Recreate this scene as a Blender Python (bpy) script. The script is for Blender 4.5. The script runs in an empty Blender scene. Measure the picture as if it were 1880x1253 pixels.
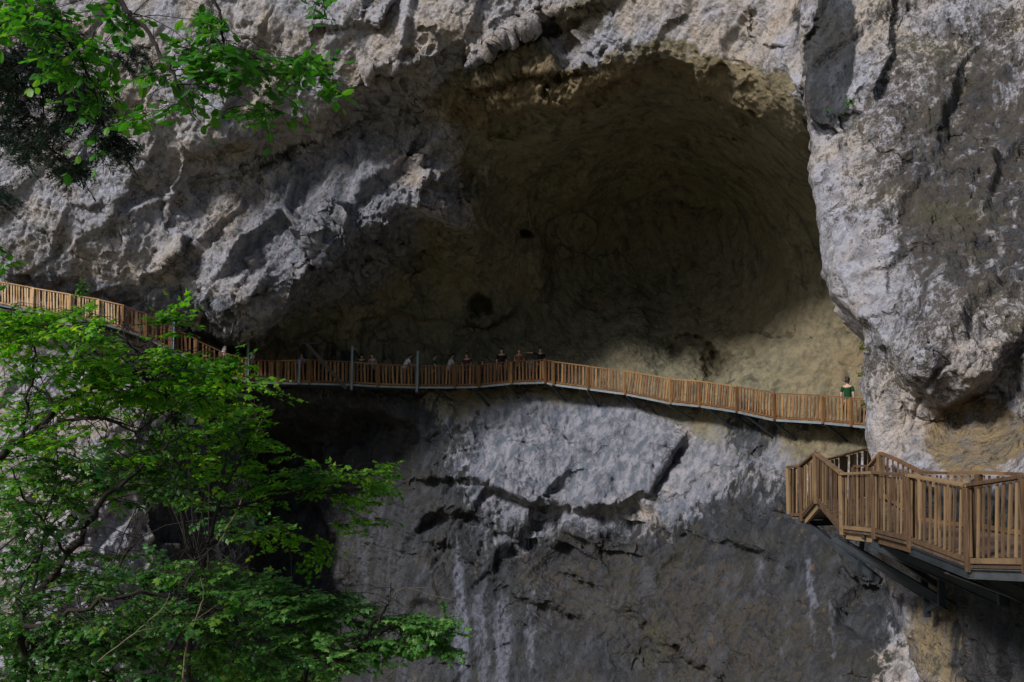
import bpy, math, random
import numpy as np
from mathutils import Vector, Matrix

# ------------------------------------------------------------------ camera, sky, sun, exposure
sc = bpy.context.scene
C = sc.collection
F = 2016.0                      # focal length in photograph pixels (1880 wide)
PITCH = math.atan(197 / F)
cam_d = bpy.data.cameras.new('camera')
cam = bpy.data.objects.new('camera', cam_d)
C.objects.link(cam)
cam.location = (0, 0, 0)
cam.rotation_euler = (math.pi / 2 + PITCH, 0, 0)
cam_d.sensor_width = 36
cam_d.lens = 36 * F / 1880
cam_d.clip_start = 0.1
cam_d.clip_end = 2000
sc.camera = cam

SUN_EL = math.radians(37)
SUN_AZ = math.radians(130)       # measured from +Y (behind the cliff) towards -X
w = bpy.data.worlds.new('World'); sc.world = w; w.use_nodes = True
wn = w.node_tree.nodes; wl = w.node_tree.links
sky = wn.new('ShaderNodeTexSky'); sky.sky_type = 'NISHITA'; sky.sun_disc = False
sky.sun_elevation = SUN_EL; sky.sun_rotation = -SUN_AZ
sky.air_density = 1.0; sky.dust_density = 1.5; sky.ozone_density = 1.0
wl.new(sky.outputs[0], wn['Background'].inputs[0])
wn['Background'].inputs[1].default_value = 0.068

sun_d = bpy.data.lights.new('sun', 'SUN'); sun_d.energy = 3.3; sun_d.angle = math.radians(11)
sun_d.color = (1.0, 0.97, 0.94)
sun = bpy.data.objects.new('sun', sun_d); C.objects.link(sun)
S = Vector((-math.sin(SUN_AZ) * math.cos(SUN_EL), math.cos(SUN_AZ) * math.cos(SUN_EL), math.sin(SUN_EL)))
sun.rotation_euler = S.to_track_quat('Z', 'Y').to_euler()
sun.location = S * 80

sc.view_settings.view_transform = 'Standard'
sc.view_settings.look = 'None'
sc.view_settings.exposure = 0.42
sc.view_settings.gamma = 1
sc.render.engine = 'CYCLES'
sc.cycles.use_denoising = True
sc.cycles.max_bounces = 6
sc.cycles.diffuse_bounces = 4
sc.cycles.transparent_max_bounces = 4

# ------------------------------------------------------------------ geometry helpers
ct, st = math.cos(PITCH), math.sin(PITCH)
def W(px, py, D):
    """photograph pixel + depth (metres along Y) -> world point"""
    a = (px - 940) / F; b = (626.5 - py) / F
    ry = ct - b * st; rz = st + b * ct
    return Vector((a / ry * D, D, rz / ry * D))
def Wn(px, py, D):
    a = (px - 940) / F; b = (626.5 - py) / F
    ry = ct - b * st; rz = st + b * ct
    return np.stack([a / ry * D, D, rz / ry * D], -1)

def tag(o, label=None, cat=None, group=None, kind=None):
    if label: o['label'] = label
    if cat: o['category'] = cat
    if group: o['group'] = group
    if kind: o['kind'] = kind
    return o
def empty(name, loc, label, cat, group=None):
    o = bpy.data.objects.new(name, None); C.objects.link(o); o.location = loc
    o.empty_display_size = 0.2
    return tag(o, label, cat, group)

def mesh_np(name, verts, faces, mat, parent=None, smooth=True, cols=None, nside=4):
    """fast mesh from numpy arrays; faces: (n,k) array or list of such arrays"""
    if not isinstance(faces, list): faces = [faces]
    me = bpy.data.meshes.new(name)
    nv = len(verts); me.vertices.add(nv); me.vertices.foreach_set('co', np.asarray(verts, np.float32).ravel())
    loops = np.concatenate([f.ravel() for f in faces]).astype(np.int32)
    tot = np.concatenate([np.full(len(f), f.shape[1]) for f in faces]).astype(np.int32)
    start = np.concatenate([[0], np.cumsum(tot)[:-1]]).astype(np.int32)
    me.loops.add(len(loops)); me.loops.foreach_set('vertex_index', loops)
    me.polygons.add(len(tot)); me.polygons.foreach_set('loop_start', start); me.polygons.foreach_set('loop_total', tot)
    me.update(calc_edges=True); me.validate()
    me.polygons.foreach_set('use_smooth', np.full(len(me.polygons), smooth))
    if cols:
        for k, v in cols.items():
            at = me.attributes.new(k, 'FLOAT', 'POINT'); at.data.foreach_set('value', np.asarray(v, np.float32).ravel())
    me.materials.append(mat)
    o = bpy.data.objects.new(name, me); C.objects.link(o)
    if parent is not None: o.parent = parent; o.matrix_parent_inverse = Matrix.Translation(-parent.location)
    return o

class MB:
    """collects boxes, beams and tubes into one mesh; 'rnd' is a per-piece random value"""
    def __init__(s): s.v = []; s.f = []; s.r = []
    def hexa(s, pts, rnd=None):
        n = len(s.v); s.v += [tuple(p) for p in pts]
        r = random.random() if rnd is None else rnd
        s.r += [r] * 8
        s.f += [(n, n+3, n+2, n+1), (n+4, n+5, n+6, n+7), (n, n+1, n+5, n+4), (n+1, n+2, n+6, n+5), (n+2, n+3, n+7, n+6), (n+3, n, n+4, n+7)]
    def beam(s, p0, p1, wd, th, side=None, rnd=None):
        """box from p0 to p1; wd measured along 'side', th across"""
        p0 = Vector(p0); p1 = Vector(p1); d = (p1 - p0).normalized()
        sd = Vector(side) if side is not None else (Vector((0, 0, 1)) if abs(d.z) < 0.9 else Vector((1, 0, 0)))
        sd = (sd - d * sd.dot(d)).normalized(); t = d.cross(sd)
        a = sd * wd / 2; b = t * th / 2
        s.hexa([p0-a-b, p0+a-b, p0+a+b, p0-a+b, p1-a-b, p1+a-b, p1+a+b, p1-a+b], rnd)
    def ibeam(s, p0, p1, h, wd, t=0.012, rnd=None):
        p0 = Vector(p0); p1 = Vector(p1); d = (p1 - p0).normalized()
        up = Vector((0, 0, 1)); up = (up - d * up.dot(d)).normalized()
        r = random.random() if rnd is None else rnd
        s.beam(p0, p1, h - 2*t - 0.002, t, up, r)
        for k in (-1, 1):
            o = up * k * (h/2 - t/2)
            s.beam(p0 + o, p1 + o, t, wd, up, r)
    def tube(s, pts, rad, n=5, rnd=None, cap=True):
        pts = [Vector(p) for p in pts]; r = random.random() if rnd is None else rnd
        base = len(s.v); ref = Vector((0.31, 0.2, 0.93))
        for i, p in enumerate(pts):
            d = (pts[min(i+1, len(pts)-1)] - pts[max(i-1, 0)])
            d = d.normalized() if d.length > 1e-9 else Vector((0, 0, 1))
            a = d.cross(ref)
            if a.length < 0.05: a = d.cross(Vector((1, 0, 0)))
            a.normalize(); b = d.cross(a); q = rad[i] if hasattr(rad, '__len__') else rad
            for k in range(n):
                an = 2*math.pi*k/n
                s.v.append(tuple(p + a*math.cos(an)*q + b*math.sin(an)*q)); s.r.append(r)
        for i in range(len(pts)-1):
            for k in range(n):
                q = base + i*n; k2 = (k+1) % n
                s.f.append((q+k, q+k2, q+n+k2, q+n+k))
        if cap:
            s.f.append(tuple(base + k for k in range(n))[::-1]); q = base + (len(pts)-1)*n
            s.f.append(tuple(q + k for k in range(n)))
    def build(s, name, mat, parent=None, bevel=0, smooth=False):
        me = bpy.data.meshes.new(name); me.from_pydata(s.v, [], s.f); me.update()
        at = me.attributes.new('rnd', 'FLOAT', 'POINT'); at.data.foreach_set('value', np.array(s.r, np.float32))
        me.materials.append(mat)
        if smooth: me.polygons.foreach_set('use_smooth', [True]*len(me.polygons))
        o = bpy.data.objects.new(name, me); C.objects.link(o)
        if parent is not None: o.parent = parent; o.matrix_parent_inverse = Matrix.Translation(-parent.location)
        if bevel:
            m = o.modifiers.new('bevel', 'BEVEL'); m.width = bevel; m.segments = 1; m.limit_method = 'ANGLE'
        return o

# ------------------------------------------------------------------ material helpers
class NT:
    def __init__(s, name):
        s.m = bpy.data.materials.new(name); s.m.use_nodes = True
        s.t = s.m.node_tree; s.n = s.t.nodes; s.l = s.t.links
        s.b = s.n['Principled BSDF']; s.out = s.n['Material Output']
    def put(s, sock, v):
        if isinstance(v, bpy.types.NodeSocket): s.l.new(v, sock)
        elif v is not None:
            if hasattr(sock.default_value, '__len__') and not hasattr(v, '__len__'): v = [v]*len(sock.default_value)
            if hasattr(v, '__len__') and len(v) == 3 and len(sock.default_value) == 4: v = (*v, 1)
            sock.default_value = v
    def coord(s): return s.n.new('ShaderNodeTexCoord').outputs['Object']
    def attr(s, k):
        a = s.n.new('ShaderNodeAttribute'); a.attribute_name = k; return a.outputs['Fac']
    def mapping(s, v, scale=(1, 1, 1), rot=(0, 0, 0), loc=(0, 0, 0)):
        m = s.n.new('ShaderNodeMapping'); s.put(m.inputs['Vector'], v)
        m.inputs['Scale'].default_value = scale; m.inputs['Rotation'].default_value = rot; m.inputs['Location'].default_value = loc
        return m.outputs[0]
    def noise(s, v, scale, detail=4, rough=0.5, dist=0, typ='FBM', color=False, lac=2.0):
        n = s.n.new('ShaderNodeTexNoise'); n.noise_type = typ
        if typ == 'FBM': n.normalize = True
        s.put(n.inputs['Vector'], v); n.inputs['Scale'].default_value = scale; n.inputs['Detail'].default_value = detail
        n.inputs['Roughness'].default_value = rough; n.inputs['Distortion'].default_value = dist; n.inputs['Lacunarity'].default_value = lac
        if typ == 'RIDGED_MULTIFRACTAL': n.inputs['Offset'].default_value = 0.9; n.inputs['Gain'].default_value = 1.6
        return n.outputs['Color' if color else 'Fac']
    def voro(s, v, scale, feat='F1', rand=1.0, detail=0):
        n = s.n.new('ShaderNodeTexVoronoi'); n.feature = feat
        s.put(n.inputs['Vector'], v); n.inputs['Scale'].default_value = scale; n.inputs['Randomness'].default_value = rand
        n.inputs['Detail'].default_value = detail
        return n.outputs['Distance']
    def facet(s, v, scale, k, a):
        # broken planes: each cell gets its own tilt and height
        n = s.n.new('ShaderNodeTexVoronoi'); n.feature = 'SMOOTH_F1'; n.inputs['Smoothness'].default_value = .16; s.put(n.inputs['Vector'], v); n.inputs['Scale'].default_value = scale
        def vm(op, x, y):
            q = s.n.new('ShaderNodeVectorMath'); q.operation = op; s.put(q.inputs[0], x); s.put(q.inputs[1], y); return q
        df = vm('SUBTRACT', v, n.outputs['Position']).outputs[0]; cc = vm('SUBTRACT', n.outputs['Color'], (.5, .5, .5)).outputs[0]
        dt = vm('DOT_PRODUCT', df, cc).outputs['Value']; sp = s.n.new('ShaderNodeSeparateXYZ'); s.put(sp.inputs[0], cc)
        return s.add(s.mul(dt, k), s.mul(sp.outputs[1], a))
    def math(s, op, a, b=None, c=None, clamp=False):
        n = s.n.new('ShaderNodeMath'); n.operation = op; n.use_clamp = clamp
        for i, v in enumerate((a, b, c)):
            if v is not None: s.put(n.inputs[i], v)
        return n.outputs[0]
    def mul(s, a, b): return s.math('MULTIPLY', a, b)
    def add(s, a, b): return s.math('ADD', a, b)
    def sub(s, a, b): return s.math('SUBTRACT', a, b)
    def vadd(s, a, b):
        n = s.n.new('ShaderNodeVectorMath'); n.operation = 'ADD'; s.put(n.inputs[0], a); s.put(n.inputs[1], b); return n.outputs[0]
    def vscale(s, a, k):
        n = s.n.new('ShaderNodeVectorMath'); n.operation = 'SCALE'; s.put(n.inputs[0], a); n.inputs['Scale'].default_value = k; return n.outputs[0]
    def rng(s, v, a, b, c=0, d=1, smooth=True):
        n = s.n.new('ShaderNodeMapRange'); n.interpolation_type = 'SMOOTHSTEP' if smooth else 'LINEAR'
        for i, x in enumerate((v, a, b, c, d)): s.put(n.inputs[i], x)
        return n.outputs[0]
    def mix(s, f, a, b, blend='MIX'):
        n = s.n.new('ShaderNodeMix'); n.data_type = 'RGBA'; n.blend_type = blend
        s.put(n.inputs[0], f); s.put(n.inputs[6], a); s.put(n.inputs[7], b); return n.outputs[2]
    def bump(s, h, strength=0.5, dist=0.02):
        n = s.n.new('ShaderNodeBump'); n.inputs['Strength'].default_value = strength; n.inputs['Distance'].default_value = dist
        s.put(n.inputs['Height'], h); s.l.new(n.outputs[0], s.b.inputs['Normal']); return n
    def fin(s, col=None, rough=0.8, spec=0.3, metal=0):
        s.put(s.b.inputs['Base Color'], col); s.put(s.b.inputs['Roughness'], rough)
        s.b.inputs['Specular IOR Level'].default_value = spec; s.b.inputs['Metallic'].default_value = metal
        return s.m

def rock_material():
    """weathered limestone. Vertex attributes say where on the cliff each kind of rock is:
    crag (chunky relief), tan (unweathered tawny rock), wet (dark streaked stain plus painted shade), lichen, pale (mineral face, dimmed on the slab as painted shade)"""
    n = NT('limestone'); P = n.coord()
    crag, tan, stain_shade, lich_shade, pale, ochre, run = [n.attr(k) for k in ('crag', 'tan', 'stain_shade', 'lichen_shade', 'pale', 'ochre', 'run')]
    wv = n.vscale(n.noise(P, 0.35, 3, 0.5, color=True), 1.6)
    Pw = n.vadd(P, wv)
    # relief
    tilt = n.mapping(n.mapping(Pw, rot=(0, -0.6, 0)), (1.25, 1.0, 0.55))
    tl0 = n.mapping(n.mapping(P, rot=(0, -0.6, 0)), (1.3, 1.0, 0.6))
    tl2 = n.mapping(n.mapping(n.vadd(P, n.vscale(n.noise(P, 1.6, 3, color=True), 0.5)), rot=(0, -0.5, 0)), (1.2, 1.0, 0.6))
    r2 = n.noise(tl2, 2.0, 6, 0.65, 0.2, 'RIDGED_MULTIFRACTAL', lac=2.1)
    r1 = n.noise(tilt, 0.55, 7, 0.62, 0.4, 'RIDGED_MULTIFRACTAL', lac=2.1)
    v1 = n.facet(tilt, 0.42, 0.95, 0.13); v2 = n.facet(n.vadd(tilt, n.vscale(n.noise(P, 2.0, 3, color=True), 0.35)), 1.5, 0.75, 0.06)
    v3 = n.facet(n.vadd(tl0, n.vscale(n.noise(P, 4.0, 2, color=True), 0.12)), 3.4, 0.6, 0.02)
    f1 = n.noise(Pw, 0.9, 9, 0.62)
    f2 = n.noise(P, 5.0, 5, 0.7)
    pit = n.noise(n.mapping(P, (1, 1, 0.5)), 11, 3, 0.6)
    grainy = n.add(n.mul(n.sub(f2, 0.5), 0.13), n.mul(n.sub(pit, 0.5), 0.03))
    hc = n.add(n.mul(n.sub(r1, 0.9), 0.09), n.add(v1, n.add(v2, v3)))
    fl = n.noise(n.mapping(n.mapping(n.vadd(P, n.vscale(n.noise(P, 0.6, 3, color=True), 0.45)), rot=(0, 0.35, 0)), (1.7, 1.7, 0.13)), 1.0, 6, 0.65)         # flowstone runs
    hs = n.add(n.mul(n.sub(f1, 0.5), 0.42), n.mul(n.sub(fl, 0.5), 0.24))
    # slab cracks on the smooth parts
    vc = n.voro(n.vadd(n.mapping(P, (0.7, 0.7, 1.0)), n.vscale(n.noise(P, 1.1, 4, 0.6, color=True), 1.3)), 0.45, 'DISTANCE_TO_EDGE')
    crack = n.mul(n.rng(vc, 0.0, 0.035, 1, 0), n.rng(n.noise(P, 0.5, 2), 0.5, 0.6))
    med = n.add(n.mul(n.sub(r2, 0.9), 0.05), n.add(n.mul(v3, 0.5), n.mul(n.sub(n.noise(Pw, 3.2, 6, 0.66), 0.5), 0.13)))
    h = n.add(n.mul(hc, crag), n.add(hs, n.add(n.mul(grainy, n.rng(crag, 0, 1, 0.45, 0.8, False)), n.mul(med, n.rng(crag, 0.1, 0.9, 0.35, 0.95, False)))))
    h = n.sub(h, n.mul(crack, 0.10))
    d = n.n.new('ShaderNodeDisplacement'); d.inputs['Midlevel'].default_value = 0; d.inputs['Scale'].default_value = 1
    n.put(d.inputs['Height'], n.mul(h, n.attr('amp'))); n.l.new(d.outputs[0], n.out.inputs['Displacement'])
    n.m.displacement_method = 'DISPLACEMENT'
    bf = n.add(n.mul(grainy, n.rng(crag, 0, 1, 1.0, 1.9, False)), n.mul(crack, -0.05))
    bf = n.add(bf, n.mul(n.mul(n.sub(n.noise(tl0, 2.6, 5, 0.65), 0.5), 0.22), n.rng(crag, 0.2, 0.6, 0.35, 1.0, False)))
    n.bump(bf, 1.0, 1.0)
    # colour
    c1 = n.noise(P, 0.45, 5, 0.6); c2 = n.noise(Pw, 2.2, 6, 0.65); c3 = n.noise(P, 9, 4, 0.7)
    g = n.mix(n.rng(c1, 0.35, 0.68), (0.315, 0.32, 0.37), (0.37, 0.31, 0.255))
    g = n.mix(n.rng(c2, 0.42, 0.72), g, (0.145, 0.128, 0.112))
    g = n.mix(n.mul(n.rng(c3, 0.48, 0.72), 0.42), g, (0.52, 0.51, 0.57))
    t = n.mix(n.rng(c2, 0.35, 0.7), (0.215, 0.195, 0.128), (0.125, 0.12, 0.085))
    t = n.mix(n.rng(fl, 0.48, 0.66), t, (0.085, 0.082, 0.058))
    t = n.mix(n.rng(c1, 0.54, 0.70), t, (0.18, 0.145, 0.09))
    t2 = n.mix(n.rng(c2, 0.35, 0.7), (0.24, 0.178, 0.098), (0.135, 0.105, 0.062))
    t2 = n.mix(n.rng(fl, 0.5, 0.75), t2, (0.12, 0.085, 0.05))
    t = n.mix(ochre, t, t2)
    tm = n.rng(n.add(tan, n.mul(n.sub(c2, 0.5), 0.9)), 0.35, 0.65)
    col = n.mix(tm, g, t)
    # mineral face with blue-grey runs; its dim tone paints shade on the slab
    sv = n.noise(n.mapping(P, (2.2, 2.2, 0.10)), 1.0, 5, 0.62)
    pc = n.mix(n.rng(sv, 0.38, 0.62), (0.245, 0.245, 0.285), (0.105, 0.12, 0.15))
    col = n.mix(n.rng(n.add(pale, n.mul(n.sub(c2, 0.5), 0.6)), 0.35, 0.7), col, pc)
    # black stain streaks, also painting shade on the lower wall and recess
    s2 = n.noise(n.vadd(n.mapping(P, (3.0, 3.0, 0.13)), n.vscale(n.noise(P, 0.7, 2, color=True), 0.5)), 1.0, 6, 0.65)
    wm = n.rng(n.add(n.mul(stain_shade, 1.3), n.mul(n.sub(s2, 0.5), 2.2)), 0.36, 0.72)
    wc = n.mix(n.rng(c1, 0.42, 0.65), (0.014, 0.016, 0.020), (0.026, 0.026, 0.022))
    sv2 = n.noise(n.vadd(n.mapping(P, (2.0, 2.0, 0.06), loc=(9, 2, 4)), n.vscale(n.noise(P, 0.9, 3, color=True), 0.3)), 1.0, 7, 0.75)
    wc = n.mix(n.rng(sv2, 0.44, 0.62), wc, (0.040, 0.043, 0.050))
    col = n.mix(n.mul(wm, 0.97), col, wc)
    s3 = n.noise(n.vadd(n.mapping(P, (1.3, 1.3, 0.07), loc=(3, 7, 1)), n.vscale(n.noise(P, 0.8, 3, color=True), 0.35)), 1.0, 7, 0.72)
    col = n.mix(n.mul(n.rng(s3, 0.50, 0.66), n.rng(stain_shade, 0.2, 0.7, 0, 0.7)), col, (0.078, 0.084, 0.105))
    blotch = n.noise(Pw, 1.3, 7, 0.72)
    col = n.mix(n.mul(n.rng(blotch, 0.5, 0.66), n.rng(stain_shade, 0.2, 0.7, 0.0, 0.45)), col, (0.030, 0.032, 0.034))
    spk = n.noise(P, 7, 6, 0.8)
    col = n.mix(n.mul(n.rng(spk, 0.53, 0.66), 0.5), col, n.mix(0.6, col, (0.02, 0.018, 0.015)))
    ora = n.mul(n.rng(n.noise(n.mapping(P, (2.2, 2.2, 0.16), loc=(5, 1, 3)), 1.0, 6, 0.7), 0.60, 0.72), n.rng(stain_shade, 0.25, 0.6))
    col = n.mix(n.mul(ora, 0.6), col, (0.17, 0.115, 0.055))
    rn = n.noise(n.vadd(n.mapping(P, (5.0, 5.0, 0.12)), n.vscale(n.noise(P, 1.5, 3, color=True), 0.4)), 1.0, 6, 0.7)
    col = n.mix(n.mul(n.rng(n.add(run, n.mul(n.sub(rn, 0.5), 1.8)), 0.36, 1.0), 0.85), col, (0.15, 0.16, 0.205))
    # speckle of lichens; on the buttress it also paints in shade
    l1 = n.noise(n.mapping(P, (1, 1, 0.7)), 5.0, 8, 0.82); lp = n.noise(P, 0.8, 3, 0.55)
    lm = n.rng(n.add(n.add(n.mul(n.sub(l1, 0.5), 3.2), n.mul(n.sub(lp, 0.5), 0.8)), n.mul(n.sub(lich_shade, 0.6), 0.6)), 0.0, 0.22)
    lc = n.mix(n.rng(c1, 0.5, 0.7), (0.060, 0.050, 0.040), (0.062, 0.060, 0.034))
    col = n.mix(n.mul(n.mul(lm, n.rng(lich_shade, 0.02, 0.3)), 0.9), col, lc)
    col = n.mix(n.mul(crack, 0.6), col, (0.05, 0.045, 0.04))
    return n.fin(col, n.rng(wm, 0, 1, 0.9, 0.62, False), 0.22)

def wood_material(name, a, b, c):
    n = NT(name); P = n.coord(); r = n.attr('rnd')
    off = n.n.new('ShaderNodeCombineXYZ')
    for i in range(3): n.put(off.inputs[i], n.mul(r, 37.0 + 11*i))
    Q = n.vadd(P, off.outputs[0])
    g = n.noise(n.mapping(Q, (30, 30, 2.5)), 1.0, 5, 0.65, 0.6)
    big = n.noise(Q, 1.4, 3, 0.6)
    col = n.mix(n.rng(g, 0.35, 0.68), a, b)
    col = n.mix(n.rng(n.add(r, n.mul(n.sub(big, 0.5), 0.8)), 0.35, 1.0), col, c)
    k = n.voro(n.mapping(Q, (9, 9, 3.0)), 1.0)
    col = n.mix(n.rng(k, 0.10, 0.18, 0.85, 0), col, (0.05, 0.025, 0.012))
    dirt = n.noise(P, 3.0, 5, 0.7)
    col = n.mix(n.mul(n.rng(dirt, 0.52, 0.72), 0.55), col, (0.07, 0.05, 0.035))
    n.bump(g, 0.5, 0.004)
    return n.fin(col, 0.72, 0.3)

def plain(name, col, rough=0.7, metal=0, var=0.35, scale=6, spec=0.3):
    n = NT(name); P = n.coord()
    k = n.noise(P, scale, 6, 0.65)
    c = n.mix(n.rng(k, 0.35, 0.7), col, tuple(x*(1-var) for x in col))
    n.bump(n.noise(P, scale*6, 4, 0.6), 0.35, 0.01)
    return n.fin(c, rough, spec, metal)

def leaf_material(name, a, b, c, trans=0.35):
    n = NT(name); r = n.attr('rnd'); P = n.coord()
    col = n.mix(n.rng(r, 0.05, 0.6, smooth=False), a, b)
    col = n.mix(n.rng(r, 0.72, 1.0, smooth=False), col, c)
    col = n.mix(n.rng(n.noise(P, 1.2, 3), 0.4, 0.7), col, tuple(x*0.72 for x in a))
    n.fin(col, 0.42, 0.35)
    tr = n.n.new('ShaderNodeBsdfTranslucent'); tc = n.mix(1.0, col, (1.0, 1.15, 0.45), 'MULTIPLY'); n.l.new(tc, tr.inputs[0])
    ms = n.n.new('ShaderNodeMixShader'); ms.inputs[0].default_value = trans
    n.l.new(n.b.outputs[0], ms.inputs[1]); n.l.new(tr.outputs[0], ms.inputs[2]); n.l.new(ms.outputs[0], n.out.inputs['Surface'])
    return n.m

ROCK = rock_material()
WOOD = wood_material('orange_larch', (0.165, 0.08, 0.030), (0.075, 0.034, 0.014), (0.25, 0.135, 0.052))  # orange larch with the cave shade taken into its colour
WOODP = wood_material('sunlit_larch', (0.58, 0.38, 0.19), (0.40, 0.23, 0.10), (0.66, 0.47, 0.27))  # same boards on the left ramp, side light painted in as paleness
WOODN = wood_material('weathered_larch', (0.115, 0.066, 0.034), (0.045, 0.026, 0.014), (0.22, 0.145, 0.075))
STEEL = plain('galvanised_steel', (0.20, 0.24, 0.27), 0.5, 0.4, 0.3, 3)
WOODD = wood_material('dark_deck_boards', (0.085, 0.055, 0.038), (0.05, 0.032, 0.022), (0.11, 0.075, 0.05))
DARKST = plain('dark_painted_steel', (0.035, 0.042, 0.050), 0.5, 0.2, 0.4, 3)
BARK = plain('bark', (0.024, 0.019, 0.015), 0.9, 0, 0.5, 8)
BARKP = plain('dry_pale_twig', (0.22, 0.17, 0.12), 0.9, 0, 0.5, 8)

# ------------------------------------------------------------------ the rock faces
def vnoise(x, y, sc_, seed, octs=3):
    out = np.zeros_like(x); amp = 1.0; tot = 0
    for o in range(octs):
        rs = np.random.RandomState(seed*17 + o); N = 512; lat = rs.rand(N, N)*2 - 1
        u = x/sc_*(2**o) + 137.3; v = y/sc_*(2**o) + 211.7
        iu = np.floor(u).astype(int); iv = np.floor(v).astype(int); fu = u-iu; fv = v-iv
        fu = fu*fu*(3-2*fu); fv = fv*fv*(3-2*fv)
        a = lat[iv % N, iu % N]; b = lat[iv % N, (iu+1) % N]; c = lat[(iv+1) % N, iu % N]; d = lat[(iv+1) % N, (iu+1) % N]
        out += amp*((a*(1-fu)+b*fu)*(1-fv) + (c*(1-fu)+d*fu)*fv); tot += amp; amp *= 0.5
    return out/tot

def rbf(pts, X, Y, lam=0.004):
    """thin plate spline through (px,py,value) control points, evaluated coarsely then interpolated on the grid X(cols), Y(rows)"""
    P = np.array(pts, float); s = 500.0
    def k(r2): return np.where(r2 > 1e-12, 0.5*r2*np.log(np.maximum(r2, 1e-12)), 0)
    n = len(P); A = np.zeros((n+3, n+3)); xy = P[:, :2]/s
    A[:n, :n] = k(((xy[:, None]-xy[None])**2).sum(-1)) + lam*np.eye(n)
    A[:n, n] = 1; A[:n, n+1:] = xy; A[n, :n] = 1; A[n+1:, :n] = xy.T
    wts = np.linalg.solve(A, np.concatenate([P[:, 2], [0, 0, 0]]))
    cx = np.arange(X.min(), X.max()+12, 12.0); cy = np.arange(Y.min(), Y.max()+12, 12.0)
    out = np.zeros((len(cy), len(cx)))
    for j, yy in enumerate(cy):
        q = np.stack([cx/s, np.full(len(cx), yy/s)], -1)
        out[j] = k(((q[:, None]-xy[None])**2).sum(-1)) @ wts[:n] + wts[n] + q @ wts[n+1:]
    return cx, cy, out
def bilin(g, X, Y):
    cx, cy, o = g
    u = np.clip((X-cx[0])/12.0, 0, len(cx)-1.001); v = np.clip((Y-cy[0])/12.0, 0, len(cy)-1.001)
    iu = u.astype(int); iv = v.astype(int); fu = u-iu; fv = v-iv
    return (o[iv, iu]*(1-fu)+o[iv, iu+1]*fu)*(1-fv) + (o[iv+1, iu]*(1-fu)+o[iv+1, iu+1]*fu)*fv

LNC = {}
def LN(X, Y):
    k = X.shape
    if k not in LNC: LNC[k] = vnoise(X, Y, 70, 77)
    return LNC[k]
def ledge(Dm, X, Y, poly, A, B, up, dn, w=5, taper=0.12):
    """rock juts out by A on the left of the line (above, when drawn left to right) and is undercut by B beyond it"""
    P = np.array(poly, float); R = 4*max(up, dn)
    ir = LN(X, Y)
    m = (X > P[:, 0].min()-R) & (X < P[:, 0].max()+R) & (Y > P[:, 1].min()-R) & (Y < P[:, 1].max()+R)
    x = X[m]; y = Y[m]; best = np.full(len(x), 1e9); sg = np.zeros(len(x)); par = np.zeros(len(x))
    L = np.concatenate([[0], np.cumsum(np.hypot(*(P[1:]-P[:-1]).T))]); 
    for i in range(len(P)-1):
        a = P[i]; d = P[i+1]-a; l2 = (d**2).sum()
        t = np.clip(((x-a[0])*d[0]+(y-a[1])*d[1])/l2, 0, 1)
        dx = x-a[0]-t*d[0]; dy = y-a[1]-t*d[1]; r = np.hypot(dx, dy)
        s = np.sign(d[0]*(y-a[1]) - d[1]*(x-a[0])); b = r < best
        best[b] = r[b]; sg[b] = s[b]; par[b] = (L[i]+t[b]*(L[i+1]-L[i]))/L[-1]
    s = best*sg
    S_ = np.clip((s+w)/(2*w), 0, 1); S_ = S_*S_*(3-2*S_)
    tp = np.clip(np.minimum(par, 1-par)/max(taper, 1e-3), 0, 1)
    if taper == 0: tp = np.ones_like(par)
    tp = tp*tp*(3-2*tp)*np.exp(-np.maximum(0, best-R*0.8)/20)
    Dm[m] += (0.75+0.85*ir[m])*tp*(-A*np.exp(-np.abs(s)/up)*(1-S_) + B*np.exp(-np.abs(s)/dn)*S_)

def ampl(D, X, Y):
    gy_ = np.gradient(D, axis=0)/np.maximum(1e-6, np.gradient(Y, axis=0)); gx_ = np.gradient(D, axis=1)/np.maximum(1e-6, np.gradient(X, axis=1))
    r = np.hypot(gx_, gy_)/(D/F)
    return np.clip(1.9/np.maximum(r, .01), .05, 1.0)
def blob(X, Y, lst, edge=None):
    """soft-edged patches: (px, py, rx, ry, degrees, value)"""
    out = np.zeros_like(X)
    for (cx, cy, rx, ry, an, v) in lst:
        a = math.radians(an); dx = X-cx; dy = Y-cy
        u = (dx*math.cos(a)+dy*math.sin(a))/rx; q = (-dx*math.sin(a)+dy*math.cos(a))/ry
        r = np.sqrt(u*u+q*q); m = np.clip(1.5-r, 0, 1); m = m*m*(3-2*m)*v
        out = np.where(v >= 0, np.maximum(out, m), out*(1+m))
    return out
def soften(m, r, it=3):
    for _ in range(it):
        for ax in (0, 1):
            p = np.concatenate([np.repeat(np.take(m, [0], ax), r+1, ax), m, np.repeat(np.take(m, [-1], ax), r, ax)], ax)
            c = np.cumsum(p, ax); n = m.shape[ax]
            m = (np.take(c, np.arange(2*r+1, 2*r+1+n), ax)-np.take(c, np.arange(0, n), ax))/(2*r+1)
    return m
def inpoly(X, Y, poly):
    P = poly; c = np.zeros(X.shape, bool); j = len(P)-1
    for i in range(len(P)):
        xi, yi = P[i]; xj, yj = P[j]
        if yi != yj:
            c ^= ((yi > Y) != (yj > Y)) & (X < (xj-xi)*(Y-yi)/(yj-yi)+xi)
        j = i
    return c.astype(float)

def axis(a, lo, hi, b, fine, coarse):
    l = [lo]; s = fine
    while l[-1] > a: s = min(s*1.08, coarse); l.append(l[-1]-s)
    r = [hi]; s = fine
    while r[-1] < b: s = min(s*1.08, coarse); r.append(r[-1]+s)
    return np.array(l[:0:-1] + list(np.arange(lo, hi, fine)) + r)

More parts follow.
